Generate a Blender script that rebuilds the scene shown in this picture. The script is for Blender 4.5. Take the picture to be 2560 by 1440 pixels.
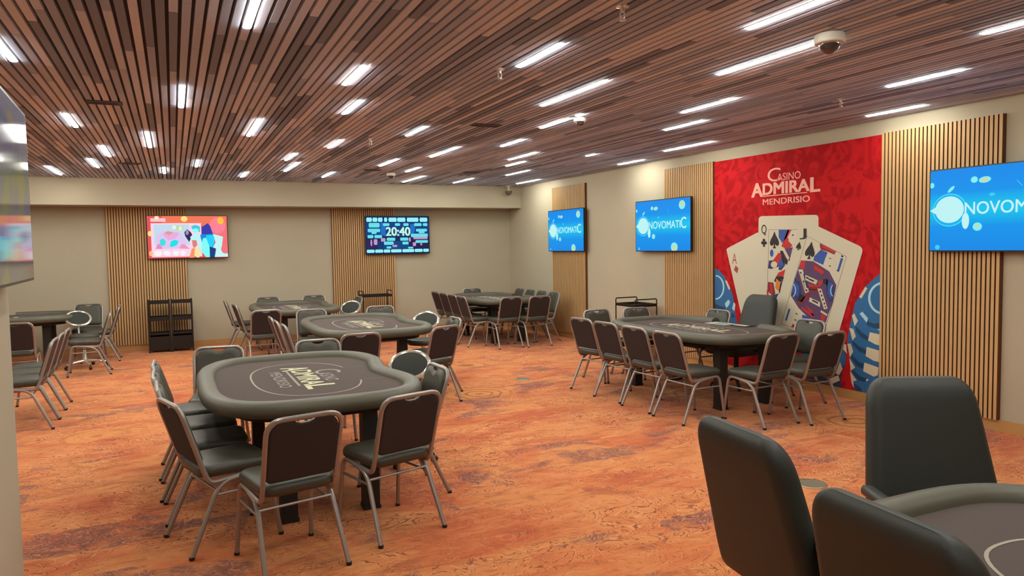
import bpy, bmesh, math, random
from mathutils import Vector, Matrix

# ------------------------------------------------------------------ clear
for o in list(bpy.data.objects): bpy.data.objects.remove(o)
SC = bpy.context.scene
COL = SC.collection
random.seed(7)
PI = math.pi

# ------------------------------------------------------------------ camera
W_, H_ = 2560, 1440
VP1 = Vector((432 - 1280, 628 - 720)); VP2 = Vector((5175 - 1280, 549 - 720))
FPX = math.sqrt(-VP1.dot(VP2))
AY = Vector((VP1.x, VP1.y, FPX)).normalized()
AX = Vector((VP2.x, VP2.y, FPX)).normalized()
AZ = AX.cross(AY)
CAMH = 1.7
RIGHT = Vector((AX.x, AY.x, AZ.x)); DOWN = Vector((AX.y, AY.y, AZ.y)); FWD = Vector((AX.z, AY.z, AZ.z))
cam = bpy.data.cameras.new('camera'); camo = bpy.data.objects.new('camera', cam); COL.objects.link(camo)
cam.sensor_width = 36.0; cam.lens = FPX / W_ * 36.0; cam.clip_start = 0.05; cam.clip_end = 100
mw = Matrix.Identity(4)
for i in range(3):
    mw[i][0] = RIGHT[i]; mw[i][1] = -DOWN[i]; mw[i][2] = -FWD[i]
mw[2][3] = CAMH
camo.matrix_world = mw
SC.camera = camo

def ray(px, py):
    return RIGHT * (px - 1280) + DOWN * (py - 720) + FWD * FPX
def on_x(px, py, x):
    d = ray(px, py); t = x / d.x; return Vector((x, d.y * t, CAMH + d.z * t))
def on_y(px, py, y):
    d = ray(px, py); t = y / d.y; return Vector((d.x * t, y, CAMH + d.z * t))
def project(p):
    q = Vector(p) - Vector((0, 0, CAMH)); z = q.dot(FWD)
    if z < 0.3: return None
    return (1280 + FPX * q.dot(RIGHT) / z, 720 + FPX * q.dot(DOWN) / z)

# ------------------------------------------------------------------ world, exposure
wd = bpy.data.worlds.new('world'); SC.world = wd; wd.use_nodes = True
wd.node_tree.nodes['Background'].inputs[0].default_value = (1.0, 0.9, 0.78, 1)
wd.node_tree.nodes['Background'].inputs[1].default_value = 0.05
SC.view_settings.view_transform = 'Standard'
SC.view_settings.look = 'None'
SC.view_settings.exposure = 0.0
SC.view_settings.gamma = 1.0
SC.view_settings.use_curve_mapping = False
LIGHT_STRENGTH = 84.0

# ------------------------------------------------------------------ material helpers
def lin(c):
    r = []
    for v in c:
        v /= 255.0
        r.append(v / 12.92 if v <= 0.04045 else ((v + 0.055) / 1.055) ** 2.4)
    return (r[0], r[1], r[2], 1.0)

MATS = {}
def mat(name, rgb, rough=0.6, metal=0.0, noise=None, bump=None, coat=0.0, sheen=0.0, spec=None):
    """principled material with procedural tonal variation; rgb is sRGB 0-255"""
    if name in MATS: return MATS[name]
    m = bpy.data.materials.new(name); m.use_nodes = True
    nt = m.node_tree; b = nt.nodes['Principled BSDF']
    base = lin(rgb)
    b.inputs['Base Color'].default_value = base
    b.inputs['Roughness'].default_value = rough
    b.inputs['Metallic'].default_value = metal
    if coat: b.inputs['Coat Weight'].default_value = coat
    if spec is not None: b.inputs['Specular IOR Level'].default_value = spec
    if sheen: b.inputs['Sheen Weight'].default_value = sheen
    tc = nt.nodes.new('ShaderNodeTexCoord')
    if noise:
        scale, amt = noise[0], noise[1]
        mp = nt.nodes.new('ShaderNodeMapping')
        if len(noise) > 2: mp.inputs['Scale'].default_value = noise[2]
        nt.links.new(tc.outputs['Object'], mp.inputs[0])
        n = nt.nodes.new('ShaderNodeTexNoise'); n.inputs['Scale'].default_value = scale; n.inputs['Detail'].default_value = 4
        nt.links.new(mp.outputs[0], n.inputs['Vector'])
        mx = nt.nodes.new('ShaderNodeMix'); mx.data_type = 'RGBA'
        mx.inputs[6].default_value = tuple(c * (1 - amt) for c in base[:3]) + (1,)
        mx.inputs[7].default_value = tuple(min(1, c * (1 + amt)) for c in base[:3]) + (1,)
        nt.links.new(n.outputs['Fac'], mx.inputs[0]); nt.links.new(mx.outputs[2], b.inputs['Base Color'])
    if bump:
        n2 = nt.nodes.new('ShaderNodeTexNoise'); n2.inputs['Scale'].default_value = bump[0]; n2.inputs['Detail'].default_value = 3
        nt.links.new(tc.outputs['Object'], n2.inputs['Vector'])
        bp = nt.nodes.new('ShaderNodeBump'); bp.inputs['Strength'].default_value = bump[1]; bp.inputs['Distance'].default_value = 0.01
        nt.links.new(n2.outputs['Fac'], bp.inputs['Height']); nt.links.new(bp.outputs['Normal'], b.inputs['Normal'])
    MATS[name] = m
    return m

def glow(name, rgb, strength=1.0):
    if name in MATS: return MATS[name]
    m = bpy.data.materials.new(name); m.use_nodes = True
    b = m.node_tree.nodes['Principled BSDF']
    b.inputs['Base Color'].default_value = (0.005, 0.005, 0.005, 1); b.inputs['Roughness'].default_value = 0.35; b.inputs['Specular IOR Level'].default_value = 0.08
    b.inputs['Emission Color'].default_value = lin(rgb); b.inputs['Emission Strength'].default_value = strength
    MATS[name] = m
    return m

# wall fabric
def wall_material():
    m = mat('wall_fabric', (184, 174, 152), 0.9, noise=(1.1, 0.07, (1, 1, 1.6)), bump=(260, 0.15))
    return m
def carpet_material():
    m = bpy.data.materials.new('carpet_orange'); m.use_nodes = True
    nt = m.node_tree; N = nt.nodes; L = nt.links; b = N['Principled BSDF']
    b.inputs['Roughness'].default_value = 0.95; b.inputs['Specular IOR Level'].default_value = 0.15
    b.inputs['Sheen Weight'].default_value = 0.15
    tc = N.new('ShaderNodeTexCoord')
    def mapping(s, loc=(0, 0, 0)):
        mp = N.new('ShaderNodeMapping'); mp.inputs['Scale'].default_value = s; mp.inputs['Location'].default_value = loc
        L.new(tc.outputs['Object'], mp.inputs[0]); return mp.outputs[0]
    def noise(vec, scale, detail=4, dist=0.0, rough=0.5):
        n = N.new('ShaderNodeTexNoise'); n.inputs['Scale'].default_value = scale; n.inputs['Detail'].default_value = detail
        n.inputs['Distortion'].default_value = dist; n.inputs['Roughness'].default_value = rough
        L.new(vec, n.inputs['Vector']); return n.outputs['Fac']
    def ramp(fac, stops, interp='LINEAR'):
        r = N.new('ShaderNodeValToRGB'); r.color_ramp.interpolation = interp
        e = r.color_ramp.elements
        e[0].position, e[0].color = stops[0]; e[1].position, e[1].color = stops[-1]
        for p, c in stops[1:-1]:
            k = e.new(p); k.color = c
        L.new(fac, r.inputs[0]); return r.outputs[0]
    def mixc(f, a, c, blend='MIX'):
        x = N.new('ShaderNodeMix'); x.data_type = 'RGBA'; x.blend_type = blend
        for sock, v in ((0, f), (6, a), (7, c)):
            if isinstance(v, (int, float)): x.inputs[sock].default_value = v
            elif isinstance(v, tuple): x.inputs[sock].default_value = v
            else: L.new(v, x.inputs[sock])
        return x.outputs[2]
    def math_(op, a, c=None):
        x = N.new('ShaderNodeMath'); x.operation = op
        for i, v in enumerate((a, c)):
            if v is None: continue
            if isinstance(v, (int, float)): x.inputs[i].default_value = v
            else: L.new(v, x.inputs[i])
        return x.outputs[0]
    g = lambda v: (v, v, v, 1)
    v1 = mapping((1, 1, 1))
    def vmath(op, a, c=None):
        x = N.new('ShaderNodeVectorMath'); x.operation = op
        for k, v in enumerate((a, c)):
            if v is None: continue
            if isinstance(v, tuple): x.inputs[k].default_value = v
            else: L.new(v, x.inputs[k])
        return x.outputs[0]
    # woven planks, each with its own cut of the pattern
    wob = N.new('ShaderNodeTexNoise'); wob.inputs['Scale'].default_value = 2.0; L.new(v1, wob.inputs['Vector'])
    pw = vmath('ADD', v1, vmath('MULTIPLY', wob.outputs['Color'], (0.10, 0.05, 0)))
    sp = N.new('ShaderNodeSeparateXYZ'); L.new(pw, sp.inputs[0])
    rowi = math_('FLOOR', math_('MULTIPLY', sp.outputs[1], 3.3))
    colx = math_('FLOOR', math_('ADD', math_('MULTIPLY', sp.outputs[0], 1.1), math_('MULTIPLY', rowi, 0.37)))
    cb = N.new('ShaderNodeCombineXYZ'); L.new(colx, cb.inputs[0]); L.new(rowi, cb.inputs[1])
    wn = N.new('ShaderNodeTexWhiteNoise'); wn.noise_dimensions = '3D'; L.new(cb.outputs[0], wn.inputs['Vector'])
    sc_ = N.new('ShaderNodeSeparateColor'); L.new(wn.outputs['Color'], sc_.inputs[0])
    p2 = vmath('ADD', v1, vmath('MULTIPLY', wn.outputs['Color'], (9, 9, 0)))
    def pn(vec, s3, scale, detail, dist, rough=0.5):
        return noise(vmath('MULTIPLY', vec, s3), scale, detail, dist, rough)
    hue = math_('ADD', math_('MULTIPLY', noise(mapping((1.0, 1.5, 1)), 1.05, 6, 0.8), 0.86), math_('MULTIPLY', sc_.outputs[1], 0.14))
    base = ramp(hue, [(0.34, lin((190, 88, 48))), (0.45, lin((206, 112, 62))), (0.54, lin((216, 136, 80))), (0.64, lin((206, 116, 62))), (0.74, lin((200, 94, 50)))])
    # brushed streaks along the planks
    st = pn(p2, (2.2, 5.5, 1), 1.7, 6, 1.2, 0.62)
    base = mixc(math_('MULTIPLY', ramp(st, [(0.50, g(0)), (0.66, g(1))]), 0.45), base, lin((226, 150, 96)))
    base = mixc(math_('MULTIPLY', ramp(st, [(0.34, g(1)), (0.46, g(0))]), 0.55), base, lin((150, 74, 42)))
    # scroll lines: contours of a distorted field
    fld = pn(p2, (1.6, 2.2, 1), 2.0, 3, 1.6)
    ct = math_('SINE', math_('MULTIPLY', fld, 58))
    scroll = ramp(ct, [(0.80, g(0)), (0.97, g(1))])
    m1 = math_('MULTIPLY', ramp(noise(v1, 1.3, 3), [(0.36, g(0.15)), (0.50, g(1))]), ramp(sc_.outputs[0], [(0.15, g(0.4)), (0.4, g(1))]))
    base = mixc(math_('MULTIPLY', math_('MULTIPLY', scroll, m1), 0.9), base, lin((138, 70, 40)))
    scroll2 = ramp(math_('SINE', math_('ADD', math_('MULTIPLY', fld, 58), 1.3)), [(0.82, g(0)), (0.98, g(1))])
    base = mixc(math_('MULTIPLY', math_('MULTIPLY', scroll2, m1), 0.5), base, lin((232, 162, 112)))
    # medallions
    vo = N.new('ShaderNodeTexVoronoi'); vo.inputs['Scale'].default_value = 0.80; vo.inputs['Randomness'].default_value = 0.85
    nz = N.new('ShaderNodeTexNoise'); nz.inputs['Scale'].default_value = 4; nz.inputs['Detail'].default_value = 3; L.new(v1, nz.inputs['Vector'])
    L.new(vmath('ADD', v1, vmath('MULTIPLY', nz.outputs['Color'], (0.13, 0.13, 0))), vo.inputs['Vector'])
    dist = vo.outputs['Distance']
    rings = math_('SINE', math_('MULTIPLY', dist, 66))
    near = ramp(dist, [(0.27, g(1)), (0.34, g(0))])
    keep = ramp(noise(v1, 0.8, 2), [(0.44, g(0)), (0.50, g(1))])
    inner = math_('MULTIPLY', near, keep)
    base = mixc(math_('MULTIPLY', inner, 0.5), base, lin((220, 146, 76)))
    base = mixc(math_('MULTIPLY', math_('MULTIPLY', ramp(rings, [(0.40, g(0)), (0.90, g(1))]), inner), 0.7), base, lin((146, 76, 38)))
    # faded violet patches with pale scrolls
    pf = math_('ADD', noise(mapping((1.0, 1.7, 1), (3.1, 1.7, 0)), 1.25, 4, 0.5, 0.55), math_('MULTIPLY', math_('SUBTRACT', sc_.outputs[2], 0.5), 0.14))
    patch = math_('MULTIPLY', ramp(pf, [(0.580, g(0)), (0.625, g(1))]), ramp(noise(v1, 3.2, 4), [(0.38, g(0.1)), (0.52, g(1))]))
    vsc = ramp(math_('SINE', math_('MULTIPLY', pn(p2, (2.6, 3.4, 1), 2.3, 2, 1.6), 46)), [(0.50, g(0)), (0.90, g(1))])
    vcol = mixc(vsc, lin((112, 68, 66)), lin((196, 128, 98)))
    base = mixc(math_('MULTIPLY', patch, 0.74), base, vcol)
    L.new(base, b.inputs['Base Color'])
    bp = N.new('ShaderNodeBump'); bp.inputs['Strength'].default_value = 0.25; bp.inputs['Distance'].default_value = 0.004
    L.new(noise(v1, 320, 2), bp.inputs['Height']); L.new(bp.outputs['Normal'], b.inputs['Normal'])
    return m

M_WALL = wall_material()
M_CARPET = carpet_material()
M_SLAT_CEIL = [mat('ceiling_slat_rose', (202, 208, 230), 0.75, noise=(3, 0.10, (18, 1, 6))),
               mat('ceiling_slat_brown', (180, 189, 212), 0.75, noise=(3, 0.12, (18, 1, 6))),
               mat('ceiling_slat_taupe', (164, 177, 204), 0.75, noise=(3, 0.12, (18, 1, 6))),
               mat('ceiling_slat_dark', (130, 139, 162), 0.75, noise=(3, 0.12, (18, 1, 6))),
               mat('ceiling_slat_tan', (214, 216, 232), 0.75, noise=(3, 0.10, (18, 1, 6)))]
M_CEIL_BACK = mat('ceiling_void', (92, 86, 88), 0.9)
M_OAK = mat('oak_slat', (202, 162, 112), 0.55, noise=(4, 0.12, (10, 10, 0.8)))
M_OAK_BACK = mat('oak_backing', (96, 62, 34), 0.8, noise=(4, 0.12, (10, 10, 0.8)))
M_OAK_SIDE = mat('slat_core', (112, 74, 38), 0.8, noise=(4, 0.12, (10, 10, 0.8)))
M_BASEB = mat('baseboard_oak', (190, 146, 92), 0.5, noise=(3, 0.08))
M_CHROME = mat('chair_steel', (160, 152, 148), 0.36, 0.55)
M_BRIGHT = mat('polished_chrome', (226, 222, 212), 0.18, 0.75)
M_VINYL = mat('green_black_vinyl', (64, 62, 53), 0.42, noise=(9, 0.12), bump=(180, 0.08))
M_FABRIC = mat('brown_black_fabric', (50, 40, 40), 0.9, noise=(9, 0.1), bump=(300, 0.1))
M_BLACK = mat('black_plastic', (24, 24, 24), 0.45)
M_LEATHER = mat('black_leatherette', (46, 48, 44), 0.5, noise=(5, 0.10), bump=(220, 0.06))
M_LEATHER_BACK = mat('black_leatherette_rear', (40, 36, 35), 0.75, noise=(5, 0.1))
M_RAIL = mat('rail_vinyl', (90, 87, 74), 0.45, noise=(4, 0.08), bump=(160, 0.06))
M_FELT = mat('felt_taupe', (96, 86, 84), 0.95, noise=(5, 0.05), bump=(400, 0.08), spec=0.1)
M_APRON = mat('table_black', (34, 32, 32), 0.6)
M_PRINT = mat('felt_print_cream', (206, 202, 170), 0.9)
M_PRINT2 = mat('felt_print_grey', (158, 150, 144), 0.9)
M_LINE = mat('felt_print_line', (170, 160, 148), 0.9)
M_LINE2 = mat('felt_print_faint', (134, 122, 118), 0.9)
M_CARTM = mat('cart_black_metal', (34, 28, 26), 0.45, 0.3)
M_WHITE = mat('white_plastic', (214, 208, 196), 0.5)
M_BEZEL = mat('bezel_black', (14, 16, 22), 0.3)
M_BRASS = mat('floor_box_steel', (190, 176, 156), 0.35, 0.9)
M_BRASS2 = mat('floor_box_lid', (126, 118, 100), 0.6, 0.3)

# ------------------------------------------------------------------ mesh builder
class MB:
    def __init__(s): s.v = []; s.f = []; s.m = []; s.sm = []
    def add(s, vs, fs, mi=0, smooth=False):
        o = len(s.v); s.v += [tuple(p) for p in vs]
        for f in fs:
            s.f.append([i + o for i in f]); s.m.append(mi); s.sm.append(smooth)
        return s
    def box(s, x0, x1, y0, y1, z0, z1, mi=0):
        vs = [(x0, y0, z0), (x1, y0, z0), (x1, y1, z0), (x0, y1, z0), (x0, y0, z1), (x1, y0, z1), (x1, y1, z1), (x0, y1, z1)]
        return s.add(vs, [(0, 3, 2, 1), (4, 5, 6, 7), (0, 1, 5, 4), (1, 2, 6, 5), (2, 3, 7, 6), (3, 0, 4, 7)], mi)
    def loft(s, rings, closed=True, cap=True, mi=0, smooth=True):
        n = len(rings[0]); vs = [p for r in rings for p in r]; fs = []
        for i in range(len(rings) - 1):
            for j in range(n if closed else n - 1):
                k = (j + 1) % n
                fs.append((i * n + j, i * n + k, (i + 1) * n + k, (i + 1) * n + j))
        if cap and closed:
            fs.append(tuple(range(n - 1, -1, -1))); fs.append(tuple((len(rings) - 1) * n + j for j in range(n)))
        return s.add(vs, fs, mi, smooth)
    def tube(s, path, r, n=8, closed=False, mi=0):
        P = [Vector(p) for p in path]; m = len(P); rings = []
        t0 = None; nrm = None
        for i in range(m):
            if closed: t = (P[(i + 1) % m] - P[i - 1])
            else: t = (P[min(i + 1, m - 1)] - P[max(i - 1, 0)])
            t.normalize()
            if nrm is None:
                a = Vector((0, 0, 1)) if abs(t.z) < 0.9 else Vector((1, 0, 0))
                nrm = t.cross(a).normalized()
            else:
                nrm = (nrm - t * nrm.dot(t)).normalized()
            bn = t.cross(nrm)
            rr = r[i] if isinstance(r, (list, tuple)) else r
            rings.append([P[i] + (nrm * math.cos(2 * PI * k / n) + bn * math.sin(2 * PI * k / n)) * rr for k in range(n)])
        if closed: rings.append(rings[0]); s.loft(rings, cap=False, mi=mi)
        else: s.loft(rings, mi=mi)
        return s
    def lathe(s, prof, n=24, c=(0, 0, 0), mi=0, smooth=True):
        rings = [[(c[0] + r * math.cos(2 * PI * k / n), c[1] + r * math.sin(2 * PI * k / n), c[2] + z) for k in range(n)] for r, z in prof]
        return s.loft(rings, mi=mi, smooth=smooth)
    def prism(s, pts, z0, z1, mi=0, smooth=False):
        n = len(pts)
        return s.loft([[(x, y, z0) for x, y in pts], [(x, y, z1) for x, y in pts]], mi=mi, smooth=smooth)
    def mesh(s, name, mats, sharp=40):
        me = bpy.data.meshes.new(name); me.from_pydata(s.v, [], s.f)
        for m in (mats if isinstance(mats, (list, tuple)) else [mats]): me.materials.append(m)
        me.polygons.foreach_set('material_index', s.m)
        me.polygons.foreach_set('use_smooth', s.sm)
        me.update()
        bm = bmesh.new(); bm.from_mesh(me); bmesh.ops.recalc_face_normals(bm, faces=bm.faces); bm.to_mesh(me); bm.free()
        if any(s.sm): me.set_sharp_from_angle(angle=math.radians(sharp))
        return me
    def build(s, name, mats, parent=None, sharp=40):
        return link(name, s.mesh(name, mats, sharp), parent)

def link(name, me, parent=None):
    o = bpy.data.objects.new(name, me); COL.objects.link(o)
    if parent is not None: o.parent = parent
    return o
def tag(o, label=None, cat=None, group=None, kind=None):
    if label: o['label'] = label
    if cat: o['category'] = cat
    if group: o['group'] = group
    if kind: o['kind'] = kind
    return o
def thing(name, label, cat, loc=(0, 0, 0), rz=0, group=None):
    o = bpy.data.objects.new(name, None); COL.objects.link(o); o.empty_display_size = 0.1
    o.location = loc; o.rotation_euler = (0, 0, rz)
    return tag(o, label, cat, group)
def copy_tree(o, parent=None):
    c = o.copy(); COL.objects.link(c); c.parent = parent
    for ch in list(o.children): copy_tree(ch, c)
    return c
def fillet(pts, r, seg=5):
    P = [Vector(p) for p in pts]; out = [P[0]]
    for i in range(1, len(P) - 1):
        a, b, c = P[i - 1], P[i], P[i + 1]
        rr = min(r, (a - b).length * 0.48, (c - b).length * 0.48)
        p0 = b + (a - b).normalized() * rr; p1 = b + (c - b).normalized() * rr
        for k in range(seg + 1):
            t = k / seg; out.append(p0 * (1 - t) ** 2 + b * 2 * t * (1 - t) + p1 * t * t)
    out.append(P[-1]); return out
def rrect(w, h, r, seg=4):
    out = []
    for cx, cy, a0 in ((w / 2 - r, h / 2 - r, 0), (-w / 2 + r, h / 2 - r, PI / 2), (-w / 2 + r, -h / 2 + r, PI), (w / 2 - r, -h / 2 + r, 1.5 * PI)):
        for k in range(seg + 1):
            a = a0 + PI / 2 * k / seg; out.append((cx + r * math.cos(a), cy + r * math.sin(a)))
    return out
_text_cache = {}
def text_geo(s, bold=0.0):
    """vertices and faces of a word, normalised to a unit box"""
    if (s, bold) in _text_cache: return _text_cache[(s, bold)]
    cu = bpy.data.curves.new('t', 'FONT'); cu.body = s; cu.size = 1; cu.resolution_u = 4; cu.fill_mode = 'FRONT'
    o = bpy.data.objects.new('t', cu); COL.objects.link(o)
    bpy.context.view_layer.update()
    me = bpy.data.meshes.new_from_object(o.evaluated_get(bpy.context.evaluated_depsgraph_get()))
    vs = [(v.co.x, v.co.y) for v in me.vertices]; fs = [tuple(p.vertices) for p in me.polygons]
    bpy.data.objects.remove(o); bpy.data.curves.remove(cu); bpy.data.meshes.remove(me)
    x0 = min(v[0] for v in vs); x1 = max(v[0] for v in vs); y0 = min(v[1] for v in vs); y1 = max(v[1] for v in vs)
    vs = [(x, y, 0) for x, y in vs]
    if bold:      # heavier strokes: shifted copies of the letter faces, a hair apart in depth
        base_v, base_f = vs, fs; vs, fs = [], []
        for q, (dx, dy) in enumerate(((-bold, -bold * .6), (bold, -bold * .6), (-bold, bold * .6), (bold, bold * .6), (0, 0))):
            o_ = len(vs); vs += [(x + dx, y + dy, q) for x, y, _ in base_v]; fs += [tuple(i + o_ for i in f) for f in base_f]
        x0 -= bold; x1 += bold; y0 -= bold * .6; y1 += bold * .6
    vs = [((x - x0) / (x1 - x0), (y - y0) / (y1 - y0), q * 0.0002) for x, y, q in vs]
    _text_cache[(s, bold)] = (vs, fs); return vs, fs

# ------------------------------------------------------------------ room shell
XL, XR, YF, YB, ZC = -5.2, 6.51, -3.2, 14.05, 2.9
def struct(name, mb, m, label=None):
    o = mb.build(name, m); return tag(o, label, None, None, 'structure')
fl = struct('floor', MB().box(XL - 0.2, XR + 0.2, YF - 0.2, YB + 0.2, -0.12, 0), M_CARPET, 'orange patterned carpet floor with faded violet scrolls')
struct('wall_right', MB().box(XR, XR + 0.2, YF - 0.2, YB + 0.2, 0, 3.15), M_WALL, 'long beige fabric wall on the right')
struct('wall_back', MB().box(XL - 0.2, XR, YB, YB + 0.2, 0, 3.15), M_WALL, 'beige fabric wall at the far end')
struct('wall_left', MB().box(XL - 0.2, XL, YF - 0.2, YB, 0, 3.15), M_WALL, 'beige wall on the far left side')
struct('wall_front', MB().box(XL, XR, YF - 0.2, YF, 0, 3.15), M_WALL, 'beige wall behind the viewpoint')
struct('wall_partition', MB().box(-1.05, -0.70, YF, 4.03, 0, ZC + 0.03), M_WALL, 'beige wall end at the left edge carrying a screen')
struct('trim_1', MB().box(XL, XR, 13.47, YB, 2.465, ZC + 0.03), M_WALL, 'beige dropped beam along the top of the back wall')
struct('baseboard_right', MB().box(XR - 0.014, XR, YF, YB, 0, 0.105), M_BASEB, 'light oak baseboard along the right wall')
struct('baseboard_back', MB().box(XL, XR - 0.014, YB - 0.014, YB, 0, 0.105), M_BASEB, 'light oak baseboard along the back wall')
struct('baseboard_left', MB().box(-0.70, -0.686, YF, 4.03, 0, 0.105), M_BASEB, 'light oak baseboard along the wall end at left')

# ------------------------------------------------------------------ ceiling lights (x, y0, y1)
PITCH = 0.06; X0 = XL + 0.03
def snap(x): return X0 + PITCH * round((x - X0) / PITCH)
LIGHTS = [(-.84, 4.87, 5.47), (-.81, 7.35, 8.1), (-.21, 8.2, 9.4), (-.65, 9.41, 10.43), (-.92, 10.74, 11.81), (-1.5, 11.82, 13.05),
          (.08, 5.84, 6.72), (.42, 3.3, 4.22), (.745, 7.08, 8.16), (-.065, 11.56, 12.44), (.38, 10.52, 11.35), (1.06, 11.93, 12.74),
          (1.41, 9.45, 10.21), (1.635, 10.43, 11.65), (2.35, 11.58, 12.46), (1.16, 4.81, 5.41), (1.455, 5.93, 6.57), (1.745, 8.15, 8.81),
          (2.33, 6.98, 7.62), (3.16, 8.27, 9.3), (2.83, 9.63, 10.55), (3.4, 10.56, 11.22), (3.88, 11.8, 13.0), (4.85, 11.96, 12.93),
          (3.665, 7.45, 8.07), (4.285, 8.43, 9.28), (4.62, 9.38, 10.02), (5.195, 10.46, 11.33), (6.12, 11.86, 12.79), (2.18, 3.86, 4.46),
          (2.94, 4.59, 5.62), (3.48, 6.07, 6.68), (3.5, 5.84, 5.95), (5.18, 8.35, 8.58), (6.17, 8.7, 9.35), (3.02, 2.6, 3.21),
          (3.61, 3.2, 4.15), (4.36, 2.16, 2.76), (5.12, 3.38, 3.99), (4.295, 4.76, 5.47), (4.8, 5.73, 6.37), (5.9, 6.88, 7.81), (6.16, 4.4, 5.0)]
N_SEEN = len(LIGHTS)
LIGHTS += [(-2.4, 9.0, 9.9), (-3.3, 6.9, 7.8), (-4.1, 10.6, 11.8), (-2.9, 12.2, 13.1), (-2.2, 5.6, 6.5), (-4.3, 4.5, 5.4), (-1.9, 7.6, 8.5), (-3.0, 3.0, 3.9), (-2.0, 0.9, 1.8), (-3.8, -0.9, 0.3),
           (0.3, 1.0, 1.6), (1.4, 2.0, 2.6), (2.2, 0.6, 1.5), (3.4, 0.9, 1.8), (5.0, 0.4, 1.3), (1.2, -1.0, -0.1), (3.0, -1.6, -0.7), (-0.2, -1.4, -0.5)]  # unseen strips, added to keep the room lighting similar beyond the view
LIGHTS = [(snap(x), a, b) for x, a, b in LIGHTS]
m = bpy.data.materials.new('light_diffuser'); m.use_nodes = True
b = m.node_tree.nodes['Principled BSDF']; b.inputs['Base Color'].default_value = (0.8, 0.8, 0.75, 1)
b.inputs['Emission Color'].default_value = (1.0, 1.0, 0.88, 1); b.inputs['Emission Strength'].default_value = LIGHT_STRENGTH
M_DIFF = m
ORD = ['first', 'second', 'third', 'fourth', 'fifth', 'sixth', 'seventh', 'eighth', 'ninth', 'tenth', 'eleventh', 'twelfth', 'thirteenth', 'fourteenth', 'fifteenth', 'sixteenth', 'seventeenth', 'eighteenth', 'nineteenth', 'twentieth', 'twenty-first', 'twenty-second']
light_label = {}
bands = {'top': [], 'middle': [], 'lowest': []}
for i in range(N_SEEN):
    x, a, b_ = LIGHTS[i]; p = project((x, b_, ZC)) or (9999, 0)
    bands['top' if p[1] < 262 else 'middle' if p[1] < 400 else 'lowest'].append((p[0], i))
for k, lst in bands.items():
    lst.sort()
    for r, (_, i) in enumerate(lst):
        where = {'top': 'in the top part of the ceiling view', 'middle': 'in the middle part of the ceiling view', 'lowest': 'of those closest to the back wall'}[k]
        light_label[i] = 'white ceiling light strip, %s from left %s' % (ORD[r], where)
def light_mesh(L):
    w = 0.021
    mb = MB().box(-w - 0.002, w + 0.002, -L / 2, L / 2, 0.0, 0.03)
    me1 = mb.mesh('housing', M_WHITE)
    prof = [(-w, 0.0), (-w, -0.004), (-w * 0.7, -0.008), (0, -0.0095), (w * 0.7, -0.008), (w, -0.004), (w, 0.0)]
    rings = []
    e = 0.012
    for yy, sc in ((-L / 2, 0.55), (-L / 2 + e, 1), (L / 2 - e, 1), (L / 2, 0.55)):
        rings.append([(px * sc, yy, pz * (1 if sc == 1 else 0.6)) for px, pz in prof])
    me2 = MB().loft(rings).mesh('diffuser', M_DIFF)
    return me1, me2
for i, (x, a, b_) in enumerate(LIGHTS):
    lab = light_label.get(i, 'added white ceiling light strip, unseen outside the picture')
    t = thing('ceiling_light', lab, 'ceiling light', (x, (a + b_) / 2, ZC), 0, 'linear ceiling lights' if i < N_SEEN else 'added unseen ceiling lights outside the picture')
    h, d = light_mesh(b_ - a)
    link('housing', h, t); link('diffuser', d, t)

# ------------------------------------------------------------------ ceiling with slats
ceil = struct('ceiling', MB().box(XL - 0.2, XR + 0.2, YF - 0.2, YB + 0.2, ZC + 0.032, ZC + 0.2), M_CEIL_BACK, 'dark ceiling void behind the wooden slats')
SW = 0.042; SD = 0.030
unit = []
for mm in M_SLAT_CEIL:
    unit.append(MB().box(-SW / 2, SW / 2, -0.5, 0.5, 0, SD).mesh('slat', mm))
planks = []
rx = X0; row = 0
while rx < XR - 0.02:
    y = YF; cuts = sorted([(a - 0.004, b_ + 0.004) for (lx, a, b_) in LIGHTS if abs(lx - rx) < 0.02])
    yend = 13.47
    if -1.07 < rx < -0.68: y = 4.04
    y -= 0
    first = True
    while y < yend - 0.05:
        ln = random.choice((0.9, 1.2, 1.5, 1.8, 2.2)) * random.uniform(0.85, 1.15)
        if first: ln *= random.uniform(0.3, 1); first = False
        y2 = min(y + ln, yend)
        if yend - y2 < 0.25: y2 = yend
        tone = random.choices((0, 1, 2, 3, 4), (30, 22, 18, 18, 12))[0]
        segs = [(y, y2)]
        for c0, c1 in cuts:
            nsegs = []
            for s0, s1 in segs:
                if c1 <= s0 or c0 >= s1: nsegs.append((s0, s1)); continue
                if c0 - s0 > 0.03: nsegs.append((s0, c0))
                if s1 - c1 > 0.03: nsegs.append((c1, s1))
            segs = nsegs
        for s0, s1 in segs: planks.append((rx, s0, s1, tone))
        y = y2
    rx += PITCH; row += 1
def vis_area(p):
    x, a, b_, _ = p; tot = 0; n = max(2, int((b_ - a) / 0.15)); last = None
    for k in range(n + 1):
        yy = a + (b_ - a) * k / n
        q0 = project((x - SW / 2, yy, ZC)); q1 = project((x + SW / 2, yy, ZC))
        ok = q0 and -20 < q0[0] < 2580 and 0 <= q0[1] < 1440
        cur = (q0, q1) if ok else None
        if cur and last:
            w = 0.5 * (math.hypot(cur[0][0] - cur[1][0], cur[0][1] - cur[1][1]) + math.hypot(last[0][0] - last[1][0], last[0][1] - last[1][1]))
            tot += w * math.hypot(cur[0][0] - last[0][0], cur[0][1] - last[0][1])
        last = cur
    return tot
planks.sort(key=vis_area, reverse=True)
for x, a, b_, tone in planks[:300]:
    o = link('slat', unit[tone], ceil); o.location = (x, (a + b_) / 2, ZC); o.scale = (1, b_ - a - 0.003, 1)
rest = MB()
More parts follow.
